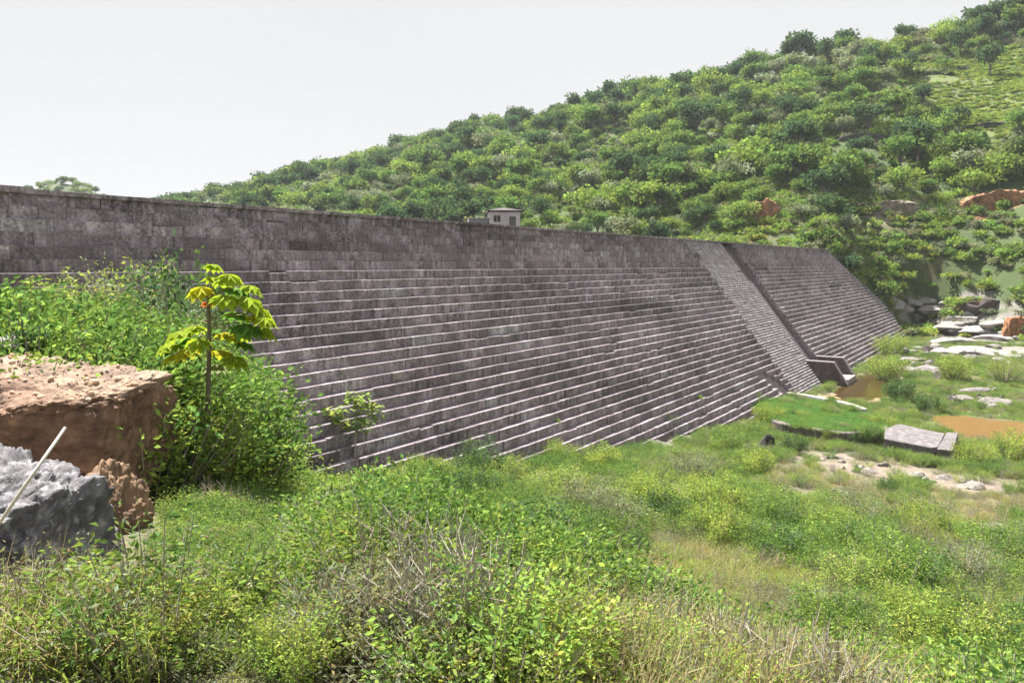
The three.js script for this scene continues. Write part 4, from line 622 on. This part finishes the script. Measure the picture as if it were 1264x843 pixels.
// shrubs that stand out, each a thing of its own
const bigShrubs = [
  makePlant('shrub', 'shrub', shrub(951, { R: 1.0, h: 1.5, stems: 54, leaves: 80, leaf: 0.07, wid: 0.5, color: LIME, color2: YEL }), 'stems', leafMat, twigMat),
  makePlant('shrub', 'shrub', shrub(952, { R: 1.0, h: 1.4, stems: 54, leaves: 84, leaf: 0.075, wid: 0.55, color: MID, color2: DEEP }), 'stems', leafMat, twigMat),
  makePlant('shrub', 'shrub', shrub(953, { R: 1.0, h: 1.3, stems: 50, leaves: 70, leaf: 0.065, wid: 0.4, color: GREYG, color2: OLIVE, dry: 0.12 }), 'stems', leafMat, twigMat),
  makePlant('shrub', 'shrub', shrub(954, { R: 1.0, h: 1.5, stems: 66, leaves: 80, leaf: 0.055, wid: 0.3, color: YEL, color2: LIME, dry: 0.05 }), 'stems', leafMat, twigMat),
  makePlant('shrub', 'shrub', shrub(955, { R: 1.0, h: 1.5, stems: 54, leaves: 80, leaf: 0.065, wid: 0.5, color: MID, color2: LIME }), 'stems', leafMat, twigMat),
];
const tallBush = [makePlant('bush', 'bush', shrub(961, { R: 1.0, h: 2.5, stems: 60, leaves: 70, leaf: 0.075, wid: 0.4, color: YEL, color2: LIME, dry: 0.03 }), 'stems', leafMat, twigMat), makePlant('bush', 'bush', shrub(962, { R: 1.0, h: 2.5, stems: 60, leaves: 64, leaf: 0.10, wid: 0.5, color: MID, color2: DEEP }), 'stems', leafMat, twigMat), makePlant('bush', 'bush', shrub(963, { R: 1.0, h: 2.5, stems: 60, leaves: 64, leaf: 0.07, wid: 0.4, color: GREYG, color2: OLIVE, dry: 0.1 }), 'stems', leafMat, twigMat)];
const shrubText = [['lime green leafy shrub on the near slope', 'lime green shrubs on the near slope'], ['dark green dense rounded shrub on the near slope', 'dark green shrubs on the near slope'], ['grey green dusty looking shrub on the near slope', 'grey green shrubs on the near slope'], ['yellow green feathery fine leaved shrub on the near slope', 'feathery shrubs on the near slope'], ['mid green bushy shrub on the near slope', 'mid green shrubs on the near slope']];
{
  const r = rngOf(555);
  const KIND = ['lime green leafy shrub', 'dark green dense rounded shrub', 'grey green dusty looking shrub', 'yellow green feathery fine leaved shrub', 'mid green bushy shrub'];
  const shrubName = (v, px, py) => { const p = hit(px, py), t = toT(p.x, -p.z), w = toW(p.x, -p.z), f = w - SLOPE * (CREST - p.y); const where = t > 72 ? 'on the grassy river flat' : f < 9 ? 'at the foot of the dam steps' : t > 30 ? 'low on the near slope' : t > 14 ? 'halfway down the near slope' : 'high on the near slope below the boulders'; return [`${KIND[v]} ${where}`, `${KIND[v]}s ${where}`]; };
  const at = (px, py, v, wpx, sy = 1, label, group) => { const p = hit(px, py), s = wpx / F * -p.z / 2; plant(bigShrubs[v], [p.x, p.y - 0.05, p.z], r() * P2, [s, s * sy, s], label || shrubText[v][0], label ? group : shrubText[v][1]); };
  for (const [px, py, v, w, sy] of [[595, 622, 1, 64], [548, 655, 1, 70], [592, 575, 4, 60], [640, 600, 1, 46], [690, 690, 4, 110], [720, 650, 2, 110], [800, 640, 0, 90], [470, 640, 0, 90], [420, 690, 4, 100], [330, 620, 3, 70], [360, 560, 3, 70], [300, 560, 3, 60], [450, 590, 0, 60], [520, 600, 0, 60], [740, 590, 0, 66], [850, 600, 2, 80], [900, 560, 4, 50], [880, 640, 0, 90], [960, 660, 4, 90], [1060, 650, 2, 80], [1140, 665, 2, 90], [1040, 700, 4, 100], [1110, 740, 4, 130], [1170, 830, 0, 150], [1020, 790, 4, 110], [1220, 700, 4, 90], [680, 815, 3, 90], [560, 790, 0, 110], [450, 760, 3, 120], [330, 750, 4, 140], [250, 800, 0, 150], [180, 760, 1, 90], [380, 830, 0, 160], [200, 690, 4, 70], [730, 560, 1, 34], [812, 535, 4, 46], [1080, 545, 1, 30], [690, 575, 0, 50], [640, 560, 0, 40], [560, 560, 4, 40], [780, 690, 1, 60], [1050, 760, 1, 40], [930, 590, 0, 60], [980, 560, 1, 40], [1110, 495, 1, 44], [1145, 510, 1, 40], [1095, 470, 0, 50], [1180, 470, 0, 50], [1240, 470, 3, 50], [1100, 440, 0, 44], [1250, 570, 0, 60], [1200, 575, 0, 50], [1075, 545, 4, 36], [1056, 547, 1, 30], [948, 524, 0, 40], [985, 536, 4, 30], [1088, 532, 0, 36], [934, 508, 4, 36], [1020, 545, 0, 28]]) at(px, py, v, w, sy || 1, ...shrubName(v, px, py));
  // further clumps scattered down the slope
  for (let i = 0; i < 190; i++) { const px = 230 + r() * 1000, py = 585 + Math.pow(r(), 0.8) * 235; const p = hit(px, py), z = -p.z; if (zoneAt(p.x, z) === 'dry' || patchAt(p.x, z)[0] > 0.2 || z < 8) continue; const v = [0, 4, 1, 4, 0, 3, 2][Math.floor(r() * 7)], m = mix(0.75, 1.5, r() ** 1.4); at(px, py, v, m * 2 * F / z, mix(0.8, 1.2, r()), ...shrubName(v, px, py)); }
  // the bank of bushes before the dam's near end
  const YB = 'yellow green feathery bush on the bank above the reddish boulder', DB = 'dark green leafy bush on the bank above the reddish boulder', GB = 'grey green bush on the bank above the reddish boulder';
  for (const [px, top, z, v, w] of [[-20, 392, 11.5, 3, 150], [40, 372, 13, 3, 130], [95, 345, 13.5, 3, 150], [150, 336, 14.5, 2, 120], [120, 365, 12, 3, 120], [195, 330, 14, 4, 120], [232, 345, 13.5, 1, 110], [215, 375, 12.5, 2, 100], [70, 398, 11.5, 3, 110], [10, 350, 15.5, 3, 120], [170, 395, 12, 0, 90], [265, 400, 14, 2, 80], [285, 470, 15, 3, 90], [330, 510, 18, 3, 90], [60, 338, 16, 3, 130], [20, 362, 14, 2, 110], [120, 328, 16, 3, 130], [175, 322, 16, 0, 120], [225, 318, 15, 1, 100]]) {
    const p = atDepth(px, top, z), g = H(p.x, z), s = w / F * z / 2, sy = (p.y - g) / 2.25; plant(tallBush[[0, 1, 2, 0, 1][v]], [p.x, g - 0.05, p.z], r() * P2, [s * 1.15, sy, s * 1.15], px > 240 ? 'tall feathery bush on the slope behind the lobed leaved sapling' : [YB, DB, GB, YB, DB][v], px > 240 ? 'bushes behind the sapling' : ['yellow green', 'dark green', 'grey green', 'yellow green', 'dark green'][v] + ' bushes on the bank');
  }
  // taller leafy bushes that hide the lowest steps and stand out of the scrub
  for (const [px, py, top, v, w] of [[592, 600, 532, 1, 62], [625, 605, 552, 0, 60], [560, 640, 588, 1, 70], [545, 600, 560, 0, 60], [690, 620, 566, 0, 80], [480, 620, 566, 0, 80], [660, 690, 610, 1, 110], [860, 640, 590, 0, 90], [760, 660, 606, 2, 90], [400, 680, 606, 0, 90], [950, 690, 640, 1, 90], [1060, 740, 668, 0, 100], [1190, 730, 660, 2, 90], [520, 730, 660, 0, 110]]) {
    const p = hit(px, py), z = -p.z, h = (py - top) / F * z, s = w / F * z / 2; plant(tallBush[v], [p.x, p.y - 0.05, p.z], r() * P2, [s * 1.1, h / 2.4, s * 1.1], ['tall yellow green feathery bush rising out of the near slope scrub', 'tall dark green bush rising out of the near slope scrub', 'tall grey green bush rising out of the near slope scrub'][v], ['yellow green', 'dark green', 'grey green'][v] + ' tall bushes on the near slope');
  }
  // tufts rooted in the dam's steps
  for (const [px, k, sc] of [[733, 30, 0.45], [806, 30, 0.75], [822, 31, 0.5], [868, 27, 0.35], [770, 31, 0.4], [690, 24, 0.25]]) {
    const y = CREST - STEP * k, w = SLOPE * STEP * k - 0.2; // solve t for the pixel column
    const xn = (px - PW / 2) / F; const t = (() => { let a = 10, b = 215; for (let i = 0; i < 40; i++) { const m = (a + b) / 2, [X, Z] = fromTW(m, w); if (X / Z < xn) a = m; else b = m; } return a; })(); const [X, Z] = fromTW(t, w);
    plant(bigShrubs[sc > 0.6 ? 4 : 0], [X, y - 0.05, -Z], px, [sc, sc * 0.9, sc], 'small green plant rooted in the dam steps', 'plants rooted in the dam steps');
  }
}
// ---- sapling with big lobed leaves
function lobedLeaf(L, b, dir, side, size, c, r) { // palmate: nine lobes fanned round the stalk's end, drooping
  const n = 9; for (let i = 0; i < n; i++) { const a = (i / (n - 1) - 0.5) * 4.6, d = V(dir.x * Math.cos(a) + side.x * Math.sin(a), dir.y * Math.cos(a) + side.y * Math.sin(a), dir.z * Math.cos(a) + side.z * Math.sin(a)); d.y -= 0.48; d.normalize(); const s2 = V(-d.z, 0.15 * (r() - 0.5), d.x).normalize(), len = size * (0.55 + 0.45 * Math.cos(a * 0.42)) * mix(0.9, 1.08, r()); L.add(b, d, s2, len, len * 0.66, jitC(r, c, 0.12), -0.1, 0.12); }
}
{
  const foot = atDepth(252, 596, 8.0); const g0 = H(foot.x, -foot.z); foot.y = Math.min(foot.y, g0);
  const P = q => q.clone().sub(foot), tree = thing('sapling', 'slender sapling with large lobed yellow green leaves beside the boulder', 'tree', [foot.x, foot.y, foot.z]);
  const line = [[252, 600], [254, 540], [257, 470], [258, 420], [257, 385], [256, 366]].map(q => P(atDepth(...q, 8))); line[0].y = -0.1;
  const tg = []; for (let i = 0; i + 1 < line.length; i++) tg.push(tubeBetween(line[i], line[i + 1], mix(0.034, 0.014, i / 5), mix(0.034, 0.014, (i + 1) / 5), 7));
  const trunk = part('trunk', mergeGeometries(tg), new THREE.MeshStandardMaterial({ color: col(0.14, 0.115, 0.085), roughness: 0.9 }), tree);
  const r = rngOf(31), stalks = [];
  const BRIGHT = [0.27, 0.36, 0.02], YELLOW = [0.42, 0.41, 0.015], GREEN = [0.11, 0.23, 0.03], RUST = [0.40, 0.13, 0.03];
  for (const [px, py, dz, s, c] of [[268, 348, 0.1, 0.20, BRIGHT], [290, 362, 0.2, 0.22, GREEN], [305, 375, -0.1, 0.22, BRIGHT], [318, 388, 0.1, 0.19, BRIGHT], [290, 392, 0.3, 0.20, GREEN], [322, 412, 0.0, 0.19, BRIGHT], [302, 408, -0.2, 0.21, GREEN], [280, 418, 0.1, 0.19, YELLOW], [248, 362, -0.1, 0.17, YELLOW], [256, 380, 0.1, 0.09, RUST], [254, 368, -0.1, 0.08, RUST], [222, 416, 0.0, 0.19, BRIGHT], [210, 432, 0.15, 0.18, BRIGHT], [232, 438, -0.1, 0.18, YELLOW], [226, 424, 0.3, 0.18, GREEN], [272, 440, 0.1, 0.18, YELLOW], [288, 448, -0.1, 0.18, BRIGHT], [265, 458, 0.2, 0.15, OLIVE], [240, 410, 0.2, 0.16, BRIGHT], [282, 346, -0.1, 0.16, BRIGHT], [300, 430, .2, .16, GREEN], [312, 398, 0.25, 0.17, YELLOW], [276, 372, -0.25, 0.18, BRIGHT], [308, 360, 0.1, 0.16, BRIGHT], [326, 400, -0.2, 0.15, BRIGHT], [244, 426, -0.25, 0.17, BRIGHT], [214, 446, 0.1, 0.15, YELLOW], [294, 418, 0.4, 0.17, BRIGHT], [262, 334, 0.1, 0.12, BRIGHT]]) {
    const e = P(atDepth(px, py - 8, 8 + dz)), from = line[3].clone().lerp(line[5], clamp((440 - py) / 90)), L = new Leaves();
    const az = Math.atan2(e.z - from.z, e.x - from.x), dir = V(Math.cos(az), -0.35, Math.sin(az)).normalize(), side = V(-Math.sin(az), 0, Math.cos(az));
    lobedLeaf(L, e, dir, side, s * 1.25, c, r); const lf = part('leaf', L.geo(), leafMat, tree); part('leaf_stalk', tubeBetween(from, e, 0.006, 0.004, 4, 0.05), new THREE.MeshStandardMaterial({ color: col(0.2, 0.2, 0.06), roughness: 0.8 }), lf); if (c === RUST) lf.userData.label = 'rust coloured young leaf at the sapling top';
  }
}
// ---- small yellow green tree before the dam
{
  const p = hit(436, 600), z = -p.z, s = z / F, L = new Leaves(), r = rngOf(71), tree = thing('young_tree', 'small yellow green tree with a thin pale trunk before the dam steps', 'tree', [p.x, p.y, p.z]);
  const top = atDepth(440, 500, z).sub(p), limbs = [tubeBetween(V(0, -0.2, 0), top, 0.05, 0.025, 6)];
  for (const [px, py, c] of [[412, 508, YEL], [468, 506, LIME], [444, 500, LIME], [424, 505, LIME], [440, 494, YEL], [456, 500, YEL], [462, 514, LIME], [446, 512, MID], [428, 520, YEL], [418, 516, LIME], [450, 524, LIME], [436, 526, MID], [434, 488, LIME], [452, 490, LIME]]) { const e = atDepth(px, py, z + (r() - 0.5) * 1.2).sub(p); limbs.push(tubeBetween(top.clone().multiplyScalar(mix(0.65, 1, r())), e, 0.018, 0.006, 4)); for (let i = 0; i < 26; i++) { const b = e.clone().add(unit(r).multiplyScalar(0.42 * Math.sqrt(r()))), a = r() * P2; const dir = V(Math.cos(a), -0.5 + r() * 0.4, Math.sin(a)).normalize(); L.add(b, dir, V(-Math.sin(a), 0.1, Math.cos(a)), 0.36 * mix(0.7, 1.2, r()), 0.22, jitC(r, c, 0.2), 0.1, 0.1); } }
  part('trunk', mergeGeometries(limbs), twigMat, tree); part('crown', L.geo(), leafMat, tree);
}
// ---- thin dark leaved seedling behind the boulder
{
  const p = atDepth(34, 436, 7.6), L = new Leaves(), r = rngOf(8), tree = thing('seedling', 'thin seedling with dark leaves standing behind the reddish boulder', 'plant', [p.x, p.y - 0.25, p.z]);
  const top = V(-0.05, 0.78, 0); part('stem', mergeGeometries([tubeBetween(V(0, -0.5, 0), top, 0.014, 0.007, 5), tubeBetween(V(0, 0.2, 0), V(0.08, 0.5, 0.02), 0.008, 0.004, 4)]), barkMat, tree);
  for (let i = 0; i < 90; i++) { const b = V(0.06, 0.42, 0).add(V((r() - .5) * .26, (r() - .5) * .3, (r() - .5) * .24)), a = r() * P2; L.add(b, V(Math.cos(a), -0.3, Math.sin(a)).normalize(), V(-Math.sin(a), 0.2, Math.cos(a)), 0.075, 0.04, jitC(r, [0.03, 0.075, 0.02], 0.3)); } part('crown', L.geo(), leafMat, tree);
}
console.log('plants');
scene.fog = new THREE.FogExp2(new THREE.Color(0.80, 0.87, 0.95), 0.00011);
renderer.render(scene, camera);
